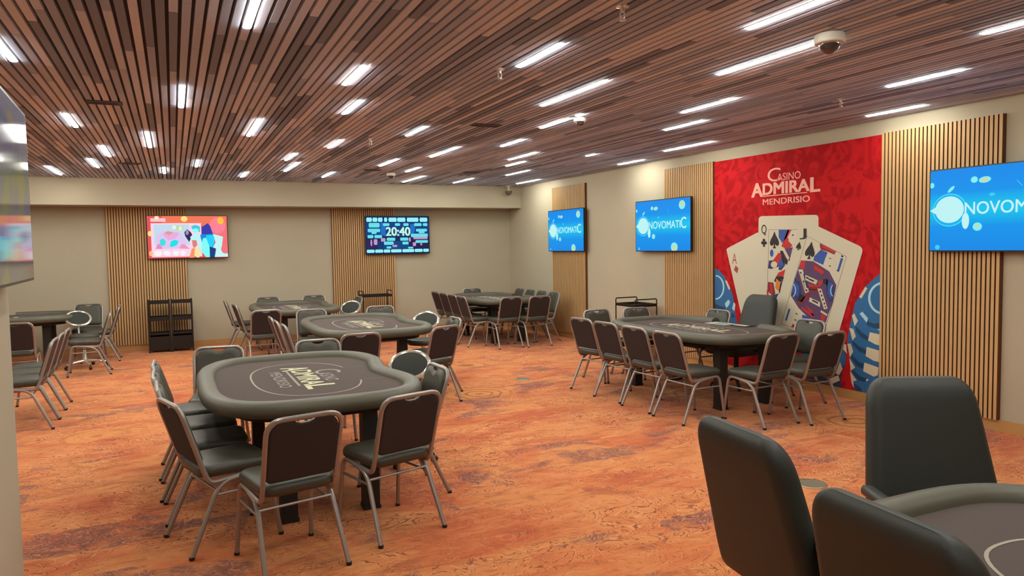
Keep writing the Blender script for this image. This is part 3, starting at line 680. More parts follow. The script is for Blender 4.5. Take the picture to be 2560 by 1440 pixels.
def art_red(sc):
    C = lambda pts: [((x - 245) / 1955.0, 1 - (y - 245) / 1025.0) for x, y in pts]
    sart(sc, 'show_picture', [((244, 120, 88), C([(600, 245), (2200, 245), (2200, 520), (1500, 480), (600, 420)]), 0), ((244, 116, 120), C([(1780, 400), (2200, 400), (2200, 1270), (1780, 1270)]), 0), ((252, 130, 150), C(ell(1960, 480, 200, 200, 24)), 1),
        ((250, 214, 234), C([(330, 420), (1550, 420), (1550, 1240), (330, 1240)]), 1), ((196, 220, 236), C([(400, 450), (1260, 450), (1260, 960), (400, 960)]), 2), ((226, 196, 240), C([(470, 700), (640, 600), (1000, 640), (1200, 900), (1000, 1040), (560, 1040), (450, 900)]), 3),
        ((236, 172, 222), C([(600, 690), (760, 620), (1020, 660), (900, 800), (740, 840)]), 4), ((214, 160, 150), C([(640, 660), (740, 610), (860, 650), (760, 720)]), 5), ((60, 224, 226), C(ell(600, 880, 70, 90, 18)), 5), ((22, 226, 232), C([(760, 980), (800, 860), (900, 820), (990, 860), (930, 960), (820, 1000)]), 5),
        ((236, 140, 190), C([(420, 1040), (480, 920), (540, 930), (600, 1040)]), 5), ((240, 150, 190), C([(990, 1040), (1060, 930), (1130, 940), (1250, 1050)]), 5), ((200, 214, 180), C([(840, 480), (1120, 480), (1100, 600), (960, 600)]), 3), ((234, 246, 220), C(ell(890, 520, 50, 50, 14)), 4), ((232, 240, 200), C(ell(1040, 550, 40, 60, 14)), 4),
        ((52, 36, 92), C([(1130, 640), (1200, 570), (1290, 640), (1330, 720), (1240, 880), (1150, 740)]), 5), ((170, 140, 190), C(ell(1200, 650, 40, 60, 14)), 6), ((64, 206, 222), C([(1300, 500), (1400, 460), (1520, 500), (1520, 640), (1360, 620)]), 5), ((140, 250, 252), C(ell(1410, 600, 80, 50, 16)), 6),
        ((56, 60, 170), C([(1560, 520), (1720, 420), (1780, 500), (1840, 700), (1560, 700)]), 3), ((20, 140, 220), C([(1520, 700), (1840, 690), (1880, 1000), (1880, 1270), (1730, 1270), (1540, 900)]), 4), ((30, 210, 252), C([(1670, 720), (1880, 710), (1850, 960), (1780, 1020), (1660, 900)]), 5), ((12, 66, 130), C([(1740, 1010), (1900, 1040), (1860, 1270), (1740, 1270)]), 6),
        ((190, 244, 246), C([(1360, 680), (1500, 680), (1560, 900), (1580, 1060), (1500, 1060), (1420, 860), (1290, 840), (1270, 760)]), 7), ((130, 252, 246), C([(1580, 800), (1660, 780), (1740, 1000), (1740, 1260), (1640, 1260), (1520, 1100)]), 7), ((196, 246, 246), C([(1840, 690), (1960, 720), (2090, 760), (2060, 940), (2040, 1100), (2200, 1190), (2200, 1260), (1860, 1260), (1910, 1060), (1820, 1020), (1900, 900)]), 7),
        ((222, 130, 120), C([(1310, 840), (1420, 840), (1440, 960), (1350, 1040), (1320, 960)]), 8), ((246, 150, 100), C([(1300, 1040), (1380, 1040), (1350, 1270), (1230, 1270)]), 8), ((250, 226, 160), C(ell(1440, 1150, 80, 120, 18)), 9), ((244, 118, 120), C(ell(2130, 1070, 100, 110, 20)), 8),
        ((255, 240, 246), C(ell(480, 1150, 90, 70, 16)), 6), ((255, 240, 248), C(ell(690, 1150, 90, 60, 16)), 6), ((255, 240, 246), C(ell(910, 1150, 80, 60, 16)), 6), ((255, 238, 242), C(ell(1080, 1150, 70, 60, 16)), 6),
        ((250, 196, 206), C([(330, 300), (690, 300), (690, 385), (330, 385)]), 2), ((252, 226, 120), C(ell(1140, 315, 80, 70, 18)), 3), ((250, 196, 60), C(ell(2040, 360, 80, 90, 18)), 3), ((252, 240, 170), C(ell(480, 290, 55, 45, 16)), 3), ((252, 230, 130), C(ell(300, 670, 45, 65, 16)), 3), ((252, 190, 130), C(ell(310, 1150, 45, 65, 16)), 3)])
television('television', 'brightly lit red screen on the back wall', (0.255, 13.989, 1.945), 0, glow('red_screen', (232, 84, 84), 1.0), art_red)
def art_timer(sc):
    C = lambda pts: [((x - 230) / 1790.0, 1 - (y - 190) / 1070.0) for x, y in pts]
    B = lambda x0, y0, x1, y1, s=0: C([(x0 + s, y0), (x1 - s, y0), (x1, (y0 + y1) / 2), (x1 - s, y1), (x0 + s, y1), (x0, (y0 + y1) / 2)])
    cy, cc, pk = (150, 240, 248), (104, 222, 234), (196, 150, 196)
    P = [((10, 62, 130), C([(230, 360), (2020, 360), (2020, 760), (230, 760)]), 0), ((26, 110, 190), C([(640, 360), (780, 380), (780, 760), (640, 700)]), 1), ((26, 110, 190), C([(1480, 420), (1640, 400), (1600, 660), (1480, 700)]), 1), ((40, 36, 88), C([(230, 860), (720, 880), (720, 1110), (230, 1110)]), 1), ((36, 28, 76), C([(1440, 840), (2020, 860), (2020, 1100), (1440, 1100)]), 1), ((8, 70, 128), C([(560, 900), (1440, 900), (1440, 1120), (560, 1120)]), 1)]
    for x0, x1 in ((250, 410), (420, 560), (570, 705), (740, 835), (865, 1100), (1110, 1350), (1385, 1725), (1755, 1985)): P.append((cy, B(x0, 225, x1, 345, 14), 3))
    for x0, x1 in ((240, 460), (470, 700), (710, 900), (915, 1220), (1235, 1580), (1590, 1830), (1840, 2010)): P.append((cy, B(x0, 1135, x1, 1225, 14), 3))
    for a in ((310, 375, 620, 505), (280, 540, 630, 640), (380, 640, 530, 690), (270, 720, 440, 810), (460, 720, 680, 810), (705, 385, 895, 465), (1040, 385, 1195, 462), (1280, 385, 1440, 465), (1590, 385, 1815, 470), (1845, 385, 1985, 470), (1640, 550, 1970, 630), (1720, 630, 1900, 680), (1490, 690, 1990, 790), (1620, 880, 1990, 960), (800, 800, 1050, 890), (1180, 800, 1420, 890), (720, 910, 1000, 1005), (1240, 920, 1425, 1000), (790, 1050, 930, 1110), (1400, 1070, 1560, 1120)): P.append((cc, B(*a, 16), 3))
    for a in ((350, 850, 400, 1030), (440, 840, 545, 1000), (1430, 800, 1490, 920), (1540, 940, 1640, 1050), (1760, 970, 1820, 1030), (960, 1010, 1100, 1070), (640, 810, 770, 910), (1560, 760, 1980, 850)): P.append((pk, B(*a, 10), 2))
    sart(sc, 'text_block', P)
    stext(sc, 'lettering', '20:40', (785 - 230) / 1790, (1480 - 230) / 1790, 1 - (750 - 190) / 1070, 1 - (495 - 190) / 1070, (196, 246, 222), 5, 0.03)
television('television', 'dark blue tournament timer screen on the back wall', (4.035, 13.989, 1.945), 0, glow('timer_screen', (12, 40, 84), 1.0), art_timer)
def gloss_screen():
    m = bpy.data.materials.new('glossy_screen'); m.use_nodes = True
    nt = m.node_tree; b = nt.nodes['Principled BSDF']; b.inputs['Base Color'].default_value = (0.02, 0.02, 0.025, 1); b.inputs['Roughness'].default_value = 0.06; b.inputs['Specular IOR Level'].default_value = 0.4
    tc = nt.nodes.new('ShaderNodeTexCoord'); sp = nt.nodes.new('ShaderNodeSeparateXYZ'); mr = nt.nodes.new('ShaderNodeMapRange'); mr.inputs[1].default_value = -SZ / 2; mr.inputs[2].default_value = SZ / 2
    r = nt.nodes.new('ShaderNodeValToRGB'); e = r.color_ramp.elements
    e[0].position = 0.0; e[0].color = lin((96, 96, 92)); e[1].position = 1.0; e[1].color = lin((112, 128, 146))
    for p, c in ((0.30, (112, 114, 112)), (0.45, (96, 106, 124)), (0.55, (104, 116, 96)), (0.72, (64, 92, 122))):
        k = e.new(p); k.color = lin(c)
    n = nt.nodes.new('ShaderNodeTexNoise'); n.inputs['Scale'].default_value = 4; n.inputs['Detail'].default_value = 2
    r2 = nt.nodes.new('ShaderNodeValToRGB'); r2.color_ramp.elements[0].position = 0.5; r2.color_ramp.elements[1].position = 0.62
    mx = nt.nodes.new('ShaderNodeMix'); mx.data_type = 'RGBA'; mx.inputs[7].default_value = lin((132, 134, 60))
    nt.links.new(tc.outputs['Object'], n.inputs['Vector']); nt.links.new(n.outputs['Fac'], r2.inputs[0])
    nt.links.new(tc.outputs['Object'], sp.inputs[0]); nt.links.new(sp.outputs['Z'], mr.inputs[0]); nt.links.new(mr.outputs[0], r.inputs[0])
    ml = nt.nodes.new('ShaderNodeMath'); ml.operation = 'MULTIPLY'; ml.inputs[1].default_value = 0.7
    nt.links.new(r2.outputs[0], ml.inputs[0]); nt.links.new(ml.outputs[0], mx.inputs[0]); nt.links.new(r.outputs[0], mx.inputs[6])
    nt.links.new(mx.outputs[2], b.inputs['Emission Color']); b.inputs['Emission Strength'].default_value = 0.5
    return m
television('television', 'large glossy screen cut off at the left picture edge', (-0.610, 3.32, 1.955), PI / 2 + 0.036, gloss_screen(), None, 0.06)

# ------------------------------------------------------------------ poker tables
def outline(a, b_, notch, n=112, ex=3.4):
    pts = []
    for k in range(n):
        t = 2 * PI * k / n; c, s = math.cos(t), math.sin(t)
        x = a * math.copysign(abs(c) ** (2 / ex), c); y = b_ * math.copysign(abs(s) ** (2 / ex), s)
        if notch and x > 0: x -= notch * math.exp(-(y / 0.36) ** 2)
        pts.append((x, y))
    # even spacing
    P = [Vector(p) for p in pts]; L = [0]
    for i in range(n): L.append(L[-1] + (P[(i + 1) % n] - P[i]).length)
    out = []; j = 0
    for k in range(n):
        d = L[-1] * k / n
        while L[j + 1] < d: j += 1
        t = (d - L[j]) / max(1e-9, L[j + 1] - L[j]); q = P[j].lerp(P[(j + 1) % n], t); out.append((q.x, q.y))
    return out
def inset(pts, d):
    n = len(pts); out = []
    for i in range(n):
        a, c = Vector(pts[i - 1]), Vector(pts[(i + 1) % n]); t = (c - a).normalized()
        out.append((pts[i][0] - t.y * d, pts[i][1] + t.x * d))
    return out
RAIL_PROF = [(0.030, 0.690), (0.008, 0.705), (0.0, 0.730), (0.004, 0.756), (0.020, 0.776), (0.050, 0.788), (0.085, 0.788), (0.112, 0.776), (0.126, 0.756), (0.130, 0.735)]
def poker_table(name, label, cx, cy, rz, a, b_, notch=0.0, gap=0.0, legs=(0.26, 0.80), text=True):
    t = thing(name, label, 'poker table', (cx, cy, 0), rz, 'poker tables')
    o = outline(a, b_, notch)
    MB().prism(inset(o, 0.02), 0.694, 0.742).build('playing_surface', M_FELT, t)
    MB().prism(inset(o, 0.16), 0.64, 0.693).build('apron', M_APRON, t)
    if gap:
        n = len(o)
        idx = [i for i in range(n) if not (o[i][0] > 0 and abs(o[i][1]) < gap)]
        # start just after the gap
        st = next(k for k in range(len(idx)) if (idx[k] - idx[k - 1]) % n != 1)
        idx = idx[st:] + idx[:st]
        rings = []
        for i in idx:
            A, C_ = Vector(o[i - 1]), Vector(o[(i + 1) % n]); tn = (C_ - A).normalized()
            rings.append([(o[i][0] - tn.y * d, o[i][1] + tn.x * d, z) for d, z in RAIL_PROF])
        MB().loft(rings).build('padded_rail', M_RAIL, t)
    else:
        rings = [[(x, y, z) for x, y in inset(o, d)] for d, z in RAIL_PROF]; rings.append(rings[0])
        MB().loft(rings, cap=False).build('padded_rail', M_RAIL, t)
    for sx in (-1, 1):
        for sy in (-1, 1):
            x, y = sx * legs[0], sy * legs[1]
            mb = MB().box(x - 0.05, x + 0.05, y - 0.05, y + 0.05, 0.0, 0.64)
            mb.box(x - 0.056, x + 0.056, y - 0.056, y + 0.056, 0.0, 0.02)
            mb.build('leg', M_APRON, t)
    # printed betting line
    zf = 0.7432
    rl = outline(a - 0.37, b_ - 0.40, 0.0, 112, 2.5); hw = 0.006
    sub = [p for p in rl if not (p[0] > 0 and abs(p[1]) < (0.30 if notch else 0.0))]
    k0 = next((i for i in range(len(sub)) if (Vector(sub[i]) - Vector(sub[i - 1])).length > 0.2), 0)
    sub = sub[k0:] + sub[:k0]
    if not notch: sub = sub + sub[:1]
    vs = []; fs = []
    for i, p in enumerate(sub):
        A = Vector(sub[max(i - 1, 0)]); C_ = Vector(sub[min(i + 1, len(sub) - 1)]); tn = (C_ - A).normalized()
        vs += [(p[0] - tn.y * hw, p[1] + tn.x * hw, zf), (p[0] + tn.y * hw, p[1] - tn.x * hw, zf)]
    for i in range(len(sub) - 1): fs.append((2 * i, 2 * i + 1, 2 * i + 3, 2 * i + 2))
    MB().add(vs, fs).build('betting_line', M_LINE, t)
    if notch:
        for y in (-0.30, 0.30): MB().add([(a - 0.40, y - 0.003, zf), (a - 0.17 - notch * 0.5, y * 1.0 - 0.003, zf), (a - 0.17 - notch * 0.5, y + 0.003, zf), (a - 0.40, y + 0.003, zf)], [(0, 1, 2, 3)]).build('dealer_line', M_LINE2, t)
    if text:
        def word(s, r0, r1, u0, u1, m, bold, nm):
            vs, fs = text_geo(s, bold)     # reading direction -y, letter tops towards +x
            MB().add([(u0 + (u1 - u0) * v, -(r0 + (r1 - r0) * u), zf + 0.0004 + d) for u, v, d in vs], fs).build(nm, m, t)
        word('A', -.50, -.335, -.115, .095, M_PRINT, .03, 'logo_lettering')
        word('DMIRA', -.335, .335, -.055, .095, M_PRINT, .03, 'logo_lettering')
        word('L', .34, .50, -.055, .15, M_PRINT, .03, 'logo_lettering')
        word('C', -.28, -.09, .105, .30, M_PRINT2, 0.0, 'logo_lettering')
        word('ASINO', -.13, .24, .115, .215, M_PRINT2, 0.02, 'logo_lettering')
        word('MENDRISIO', -.33, .36, -.22, -.135, M_PRINT2, .02, 'logo_lettering')
        MB().add([(-.095, .33, zf), (-.078, .33, zf), (-.078, -.33, zf), (-.095, -.33, zf)], [(0, 1, 2, 3)]).build('logo_underline', M_PRINT2, t)
    return t
poker_table('poker_table', 'nearest poker table with cream logo, at left of the picture', 0.855, 5.53, 0, 0.740, 1.10, 0.11, legs=(0.26, 0.88))
poker_table('poker_table', 'poker table in the middle, right behind the nearest table', 2.14, 9.03, 0, 0.71, 1.15, 0.11)
poker_table('poker_table', 'small looking poker table by the back wall, left of middle', 1.78, 12.36, 0, 0.68, 1.05, 0.11, legs=(0.26, 0.70))
poker_table('poker_table', 'poker table in the far right corner ringed by chairs', 5.30, 12.25, 0, 0.64, 1.02, 0.0, 0.25, (0.26, 0.68))
poker_table('poker_table', 'poker table standing in front of the red mural', 5.30, 6.48, 0, 0.67, 1.10, 0.0, 0.34, (0.30, 0.74))
poker_table('poker_table', 'poker table at far left, half hidden by the wall end', -2.55, 12.95, PI / 2, 0.66, 1.22, 0.0, 0.25)
poker_table('poker_table', 'poker table cut off in the bottom right picture corner', 2.32, 0.50, 0, 0.72, 1.27, 0.0, 0.0, text=False)
# papers on the mural table
pp = thing('score_sheet', 'teal and white sheet lying on the table by the mural', 'paper', (5.79, 6.66, 0.7445), 0.12)
MB().box(-0.10, 0.10, -0.15, 0.15, 0, 0.002).build('sheet', M_WHITE, pp)
MB().box(-0.07, 0.07, -0.10, 0.06, 0.002, 0.003).build('printed_panel', mat('teal_print', (110, 168, 158), 0.7), pp)
p2 = thing('card_tray', 'black and white tray beside the teal sheet on the mural table', 'tray', (5.84, 6.33, 0.7445), 0.1)
MB().box(-0.08, 0.08, -0.11, 0.11, 0, 0.006).build('base', M_BLACK, p2)
MB().box(-0.06, 0.0, -0.09, 0.09, 0.006, 0.012).build('cards', M_WHITE, p2)

# ------------------------------------------------------------------ banquet chairs
def make_banquet_chair():
    """faces +y, origin on the floor; rear feet near y=-0.27"""
    t = thing('banquet_chair', 'x', 'chair')
    # seat cushion
    rings = []
    for z, s in ((0.425, 0.90), (0.435, 0.98), (0.455, 1.0), (0.475, 0.985), (0.488, 0.93), (0.494, 0.75)):
        ring = []
        for x, y in rrect(0.425, 0.43, 0.075, 4):
            wx = 0.94 + 0.06 * (y + 0.215) / 0.43
            ring.append((x * s * wx, 0.015 + y * s, z))
        rings.append(ring)
    MB().loft(rings).build('seat', M_VINYL, t, 50)
    # backrest pad, front vinyl, rear fabric
    def back_pt(x, z, d):   # leaning plane
        k = (z - 0.42) / 0.43
        y = -0.165 - 0.135 * k
        return (x, y + d * 0.95, z + d * 0.28)
    w0, z0, z1 = 0.185, 0.505, 0.838
    edge = []
    for k in range(9): a = PI / 2 * k / 8; edge.append((w0 - 0.075 + 0.075 * math.cos(a), z1 - 0.075 + 0.075 * math.sin(a)))
    edge += [(0.060, z1), (0.045, z1 - 0.014), (0.02, z1 - 0.022), (-0.02, z1 - 0.022), (-0.045, z1 - 0.014), (-0.060, z1)]
    for k in range(9): a = PI / 2 + PI / 2 * k / 8; edge.append((-w0 + 0.075 + 0.075 * math.cos(a), z1 - 0.075 + 0.075 * math.sin(a)))
    for k in range(5): a = PI + PI / 2 * k / 4; edge.append((-w0 + 0.03 + 0.03 * math.cos(a), z0 + 0.03 + 0.03 * math.sin(a)))
    for k in range(5): a = 1.5 * PI + PI / 2 * k / 4; edge.append((w0 - 0.03 + 0.03 * math.cos(a), z0 + 0.03 + 0.03 * math.sin(a)))
    cz = 0.67
    ringf = [[back_pt(x * s, cz + (z - cz) * s, d) for x, z in edge] for d, s in ((0.0, 1.0), (0.016, 0.99), (0.026, 0.93), (0.030, 0.75))]
    ringb = [[back_pt(x * s, cz + (z - cz) * s, d) for x, z in edge] for d, s in ((0.0, 1.0), (-0.008, 0.99), (-0.012, 0.94))]
    n = len(edge)
    mb = MB(); mb.loft(ringf, cap=False, mi=0); mb.add(ringf[-1], [tuple(range(n))], 0, True)
    mb.loft(ringb, cap=False, mi=1); mb.add(ringb[-1], [tuple(range(n))], 1, True)
    mb.build('backrest', [M_VINYL, M_FABRIC], t, 50)
    # hoop frame of the back, running down into the seat rails and the front legs
    r = 0.0140
    arch = [back_pt(-0.195, 0.47, 0), back_pt(-0.200, 0.848, 0), back_pt(0.200, 0.848, 0), back_pt(0.195, 0.47, 0)]
    MB().tube(fillet(arch, 0.085, 7), r).build('back_frame', M_CHROME, t)
    for s in (-1, 1):
        p = [back_pt(s * 0.195, 0.47, 0), (s * 0.195, -0.150, 0.395), (s * 0.195, -0.03, 0.405), (s * 0.198, 0.185, 0.425), (s * 0.215, 0.245, 0.006)]
        lg = MB().tube(fillet(p, 0.06, 6), r).build('leg', M_CHROME, t)
        MB().lathe([(0.0155, 0), (0.0155, 0.018)], 8, (s * 0.215, 0.245, 0)).build('foot_cap', M_BLACK, lg)
        p = [(s * 0.197, 0.06, 0.412), (s * 0.200, -0.100, 0.388), (s * 0.222, -0.272, 0.006)]
        lg = MB().tube(fillet(p, 0.09, 6), r).build('leg', M_CHROME, t)
        MB().lathe([(0.0155, 0), (0.0155, 0.018)], 8, (s * 0.222, -0.272, 0)).build('foot_cap', M_BLACK, lg)
        MB().tube([(s * 0.200, 0.200, 0.325), (s * 0.204, -0.128, 0.325)], 0.008, 6).build('stretcher', M_CHROME, t)
    MB().tube([(-0.20, -0.118, 0.35), (0.20, -0.118, 0.35)], 0.008, 6).build('stretcher', M_CHROME, t)
    return t
chair0 = make_banquet_chair(); used = [False]
def chair(x, y, deg, label, group):
    """x, y: middle of the rear feet; deg 0 faces +y"""
    a = math.radians(deg); o = chair0 if not used[0] else copy_tree(chair0); used[0] = True
    o.location = (x - math.sin(a) * 0.27, y + math.cos(a) * 0.27, 0); o.rotation_euler = (0, 0, a)
    o['label'] = label; o['category'] = 'chair'; o['group'] = group
    return o
G1 = 'chairs around the nearest table'; G2 = 'chairs around the middle table'; G3 = 'chairs around the table by the back wall'; G4 = 'chairs around the far corner table'; G5 = 'chairs around the mural table'; G6 = 'chairs at the far left'
chair(-.035, 4.50, -73, 'black banquet chair, front one of the row left of the nearest table', G1)
chair(-.10, 5.11, -88, 'black banquet chair, second in the row left of the nearest table', G1)
chair(-.13, 5.61, -90, 'black banquet chair, third in the row left of the nearest table', G1)
chair(-.14, 6.13, -91, 'black banquet chair, last in the row left of the nearest table', G1)
chair(.575, 3.79, 12, 'black banquet chair seen from behind, closest chair to the viewer', G1)
chair(1.215, 4.03, 16, 'black banquet chair at front right corner of the nearest table', G1)
chair(1.66, 4.88, 92, 'black banquet chair facing left at right end of the nearest table', G1)
chair(.33, 6.82, 172, 'black banquet chair behind left part of the nearest table', G1)
chair(1.19, 6.84, 180, 'black banquet chair behind the nearest table, with pale rim just showing', G1)
chair(1.12, 8.42, -90, 'black banquet chair, front one of the row left of middle table', G2)
chair(1.10, 8.95, -90, 'black banquet chair, second in the row left of middle table', G2)
chair(1.10, 9.48, -90, 'black banquet chair, last in the row left of middle table', G2)
chair(1.66, 7.16, 3, 'black banquet chair seen from behind at near left of middle table', G2)
chair(2.60, 7.30, 24, 'black banquet chair seen from behind at near right of middle table', G2)
chair(3.00, 8.12, 92, 'black banquet chair facing left at right side of middle table', G2)
chair(1.72, 10.33, 174, 'black banquet chair behind the far left corner of middle table', G2)
chair(2.70, 10.33, 180, 'black banquet chair behind middle table, pale rim before the slats', G2)
chair(.78, 13.05, -90, 'black banquet chair, rear of two left of back wall table', G3)
chair(.86, 12.05, -85, 'black banquet chair, front of two left of back wall table', G3)
chair(1.15, 10.66, 4, 'black banquet chair seen from behind, before the back wall table', G3)
chair(1.50, 13.55, 180, 'black banquet chair behind back wall table, left of two', G3)
chair(2.30, 13.50, 180, 'black banquet chair behind back wall table, right of two', G3)
chair(2.88, 12.55, 95, 'grey looking banquet chair below the cart at the timer panel', G3)
for k, y in enumerate((11.52, 12.02, 12.52, 13.02)):
    chair(4.43 + 0.02 * k, y, -88, 'black banquet chair, %s from front left of far corner table' % ORD[k], G4)
chair(5.02, 10.82, 4, 'black banquet chair seen from behind, left front of far corner table', G4)
chair(5.52, 10.76, 2, 'black banquet chair seen from behind, right front of far corner table', G4)
for k, y in enumerate((11.46, 11.93, 12.40, 12.87)):
    chair(6.16, y, 90, 'black banquet chair, %s from front right of far corner table' % ORD[k], G4)
chair(5.42, 13.52, 180, 'black banquet chair behind the far corner table', G4)
for k, y in enumerate((5.59, 6.13, 6.67, 7.18)):
    chair(4.23, y, -88 + 2 * k, 'black banquet chair, %s from front along left of mural table' % ORD[k], G5)
chair(5.00, 4.92, 4, 'black banquet chair seen from behind, left front of mural table', G5)
chair(5.48, 4.82, 2, 'black banquet chair seen from behind, right front of mural table', G5)
chair(6.12, 5.64, 88, 'black banquet chair facing left before the jack card', G5)
chair(6.14, 7.10, 92, 'black banquet chair before the left chips of the mural', G5)
chair(4.93, 7.99, 184, 'black banquet chair behind the far left end of mural table', G5)
chair(5.50, 7.93, 178, 'black banquet chair in front of the black cart', G5)
for k, y in enumerate((8.39, 8.87, 9.35)):
    chair(-1.12, y, 90, 'black banquet chair, %s of three facing away at far left' % ORD[k], G6)
chair(-1.80, 10.60, 2, 'black banquet chair beyond the three chairs at far left', G6)
chair(-.86, 11.70, 92, 'black banquet chair, front of two right of far left table', G6)
chair(-.82, 13.02, 90, 'black banquet chair, rear of two right of far left table', G6)
chair(-1.30, 13.80, 180, 'black banquet chair against the wall behind the chrome stool', G6)

# ------------------------------------------------------------------ dealer stools
def make_stool():
    """faces +y; five star base, round seat, tilted chrome hoop back"""
    t = thing('dealer_stool', 'x', 'stool')
    for k in range(5):
        a = 2 * PI * k / 5 + 0.3; c, s = math.cos(a), math.sin(a)
        arm = MB().tube([(0.03 * c, 0.03 * s, 0.105), (0.15 * c, 0.15 * s, 0.098), (0.27 * c, 0.27 * s, 0.075)], [0.022, 0.018, 0.013], 8).build('base_arm', M_BRIGHT, t)
        w = MB()
        w.loft([[(0.275 * c - s * o + 0.026 * math.cos(q) * c, 0.275 * s + c * o + 0.026 * math.cos(q) * s, 0.026 + 0.026 * math.sin(q)) for q in [2 * PI * j / 12 for j in range(12)]] for o in (-0.016, 0.016)])
        w.tube([(0.27 * c, 0.27 * s, 0.04), (0.27 * c, 0.27 * s, 0.07)], 0.008, 6)
        w.build('caster', M_BLACK, arm)
    MB().lathe([(0.035, 0.085), (0.035, 0.14), (0.024, 0.16), (0.024, 0.40), (0.05, 0.405), (0.05, 0.425)], 16).build('gas_column', M_BRIGHT, t)
    MB().lathe([(0.10, 0.425), (0.19, 0.432), (0.205, 0.455), (0.205, 0.478), (0.19, 0.497), (0.12, 0.505), (0.02, 0.506)], 28).build('seat', M_VINYL, t)
    MB().tube(fillet([(0, -0.02, 0.418), (0, -0.235, 0.418), (0, -0.275, 0.64), (0, -0.268, 0.72)], 0.07, 6), 0.015).build('support_bar', M_BRIGHT, t)
    ca, sa = math.cos(0.75), math.sin(0.75)     # hoop reclines
    def hp(u, v, d=0): return (u, -0.255 - v * sa + d * ca, 0.715 + v * ca + d * sa)
    MB().tube([hp(0.165 * math.cos(2 * PI * k / 36), 0.135 * math.sin(2 * PI * k / 36)) for k in range(36)], 0.019, 8, True).build('back_hoop', M_BRIGHT, t)
    MB().loft([[hp(0.157 * sc_ * math.cos(2 * PI * k / 28), 0.127 * sc_ * math.sin(2 * PI * k / 28), d) for k in range(28)] for d, sc_ in ((-0.014, 0.8), (-0.010, 1), (0.010, 1), (0.016, 0.85))]).build('backrest', mat('stool_pad', (36, 40, 36), 0.75), t)
    return t
st0 = make_stool(); first = [True]
for x, y, deg, lab in ((1.63, 5.60, 150, 'chrome hoop dealer stool right of the nearest table'), (2.92, 9.06, 150, 'chrome hoop dealer stool right of the middle table'),
                       (2.47, 11.80, 140, 'chrome hoop dealer stool right of the back wall table'), (-1.24, 12.34, 200, 'chrome hoop dealer stool with shiny wheels at far left')):
    o = st0 if first[0] else copy_tree(st0); first[0] = False
    o.location = (x, y, 0); o.rotation_euler = (0, 0, math.radians(deg)); o['label'] = lab; o['group'] = 'dealer stools'

# ------------------------------------------------------------------ padded armchairs
def make_armchair():
    """faces +y; back top at 1.06, big tapered padded back, short arms, pedestal"""
    t = thing('padded_armchair', 'x', 'armchair')
    rings = []
    NR = 26
    for k in range(NR + 1):
        if k <= 5: z = 0.44 + 0.05 * k / 5
        elif k <= 14: z = 0.49 + 0.44 * (k - 5) / 9
        else: z = 0.93 + 0.135 * math.sin(PI / 2 * (k - 14) / (NR - 14))
        w = 0.575 - 0.105 * max(0, (z - 0.55)) / 0.5; th = 0.118 - 0.012 * (z - 0.44) / 0.6
        if z > 0.93:
            q = min(1.0, (z - 0.93) / 0.135); w -= 0.16 * (1 - math.sqrt(max(0, 1 - q ** 2.4))); th *= max(0.30, (1 - q ** 4) ** 0.5)
        if z < 0.49:
            q = (0.49 - z) / 0.05; w -= 0.06 * (1 - math.sqrt(1 - q * q)); th *= 1 - 0.35 * (1 - math.sqrt(1 - q * q))
        yc = -0.235 - 0.16 * (z - 0.44) / 0.6
        rings.append([(x, yc + y, z + y * -0.12) for x, y in rrect(w, th, th * 0.46, 8)])
    n = len(rings[0]); mb = MB(); mb.loft(rings)
    mb.build('backrest', M_LEATHER, t, 80)
    rings = []
    for z, s in ((0.40, 0.93), (0.415, 0.99), (0.46, 1.0), (0.51, 0.985), (0.53, 0.92), (0.537, 0.7)):
        rings.append([(x * s, 0.03 + y * s, z) for x, y in rrect(0.53, 0.50, 0.09, 5)])
    MB().loft(rings).build('seat', M_LEATHER, t, 60)
    for s in (-1, 1):
        arm = MB(); rings = []
        for y in (-0.235, -0.22, -0.10, 0.04, 0.05):
            k = 0.7 if y in (-0.235, 0.05) else 1
            rings.append([(s * 0.305 + x * k, y, 0.600 + z * k) for x, z in rrect(0.06, 0.045, 0.018, 3)])
        ar = arm.loft(rings).build('armrest', M_LEATHER, t)
        MB().tube([(s * 0.305, -0.05, 0.59), (s * 0.300, -0.05, 0.47), (s * 0.22, -0.05, 0.43)], 0.014).build('arm_post', M_BLACK, ar)
    MB().lathe([(0.04, 0.09), (0.04, 0.15), (0.028, 0.17), (0.028, 0.40)], 16).build('gas_column', M_BLACK, t)
    for k in range(5):
        a = 2 * PI * k / 5; c, s = math.cos(a), math.sin(a)
        MB().tube([(0.03 * c, 0.03 * s, 0.11), (0.30 * c, 0.30 * s, 0.06), (0.31 * c, 0.31 * s, 0.01)], [0.024, 0.016, 0.02], 8).build('base_arm', M_BLACK, t)
    return t
ar0 = make_armchair(); first = [True]
for x, y, deg, lab in ((2.14, 1.86, -98, 'black padded armchair seen from behind, left of bottom right table'), (1.90, 1.11, -96, 'black padded armchair cut off by the bottom picture edge'),
                       (2.90, 1.85, 153, 'black padded armchair behind the bottom right table, facing the viewer'), (5.92, 6.53, 90, 'tall black padded dealer chair in front of the mural cards')):
    o = ar0 if first[0] else copy_tree(ar0); first[0] = False
    o.location = (x, y, 0); o.rotation_euler = (0, 0, math.radians(deg)); o['label'] = lab; o['group'] = 'padded armchairs'

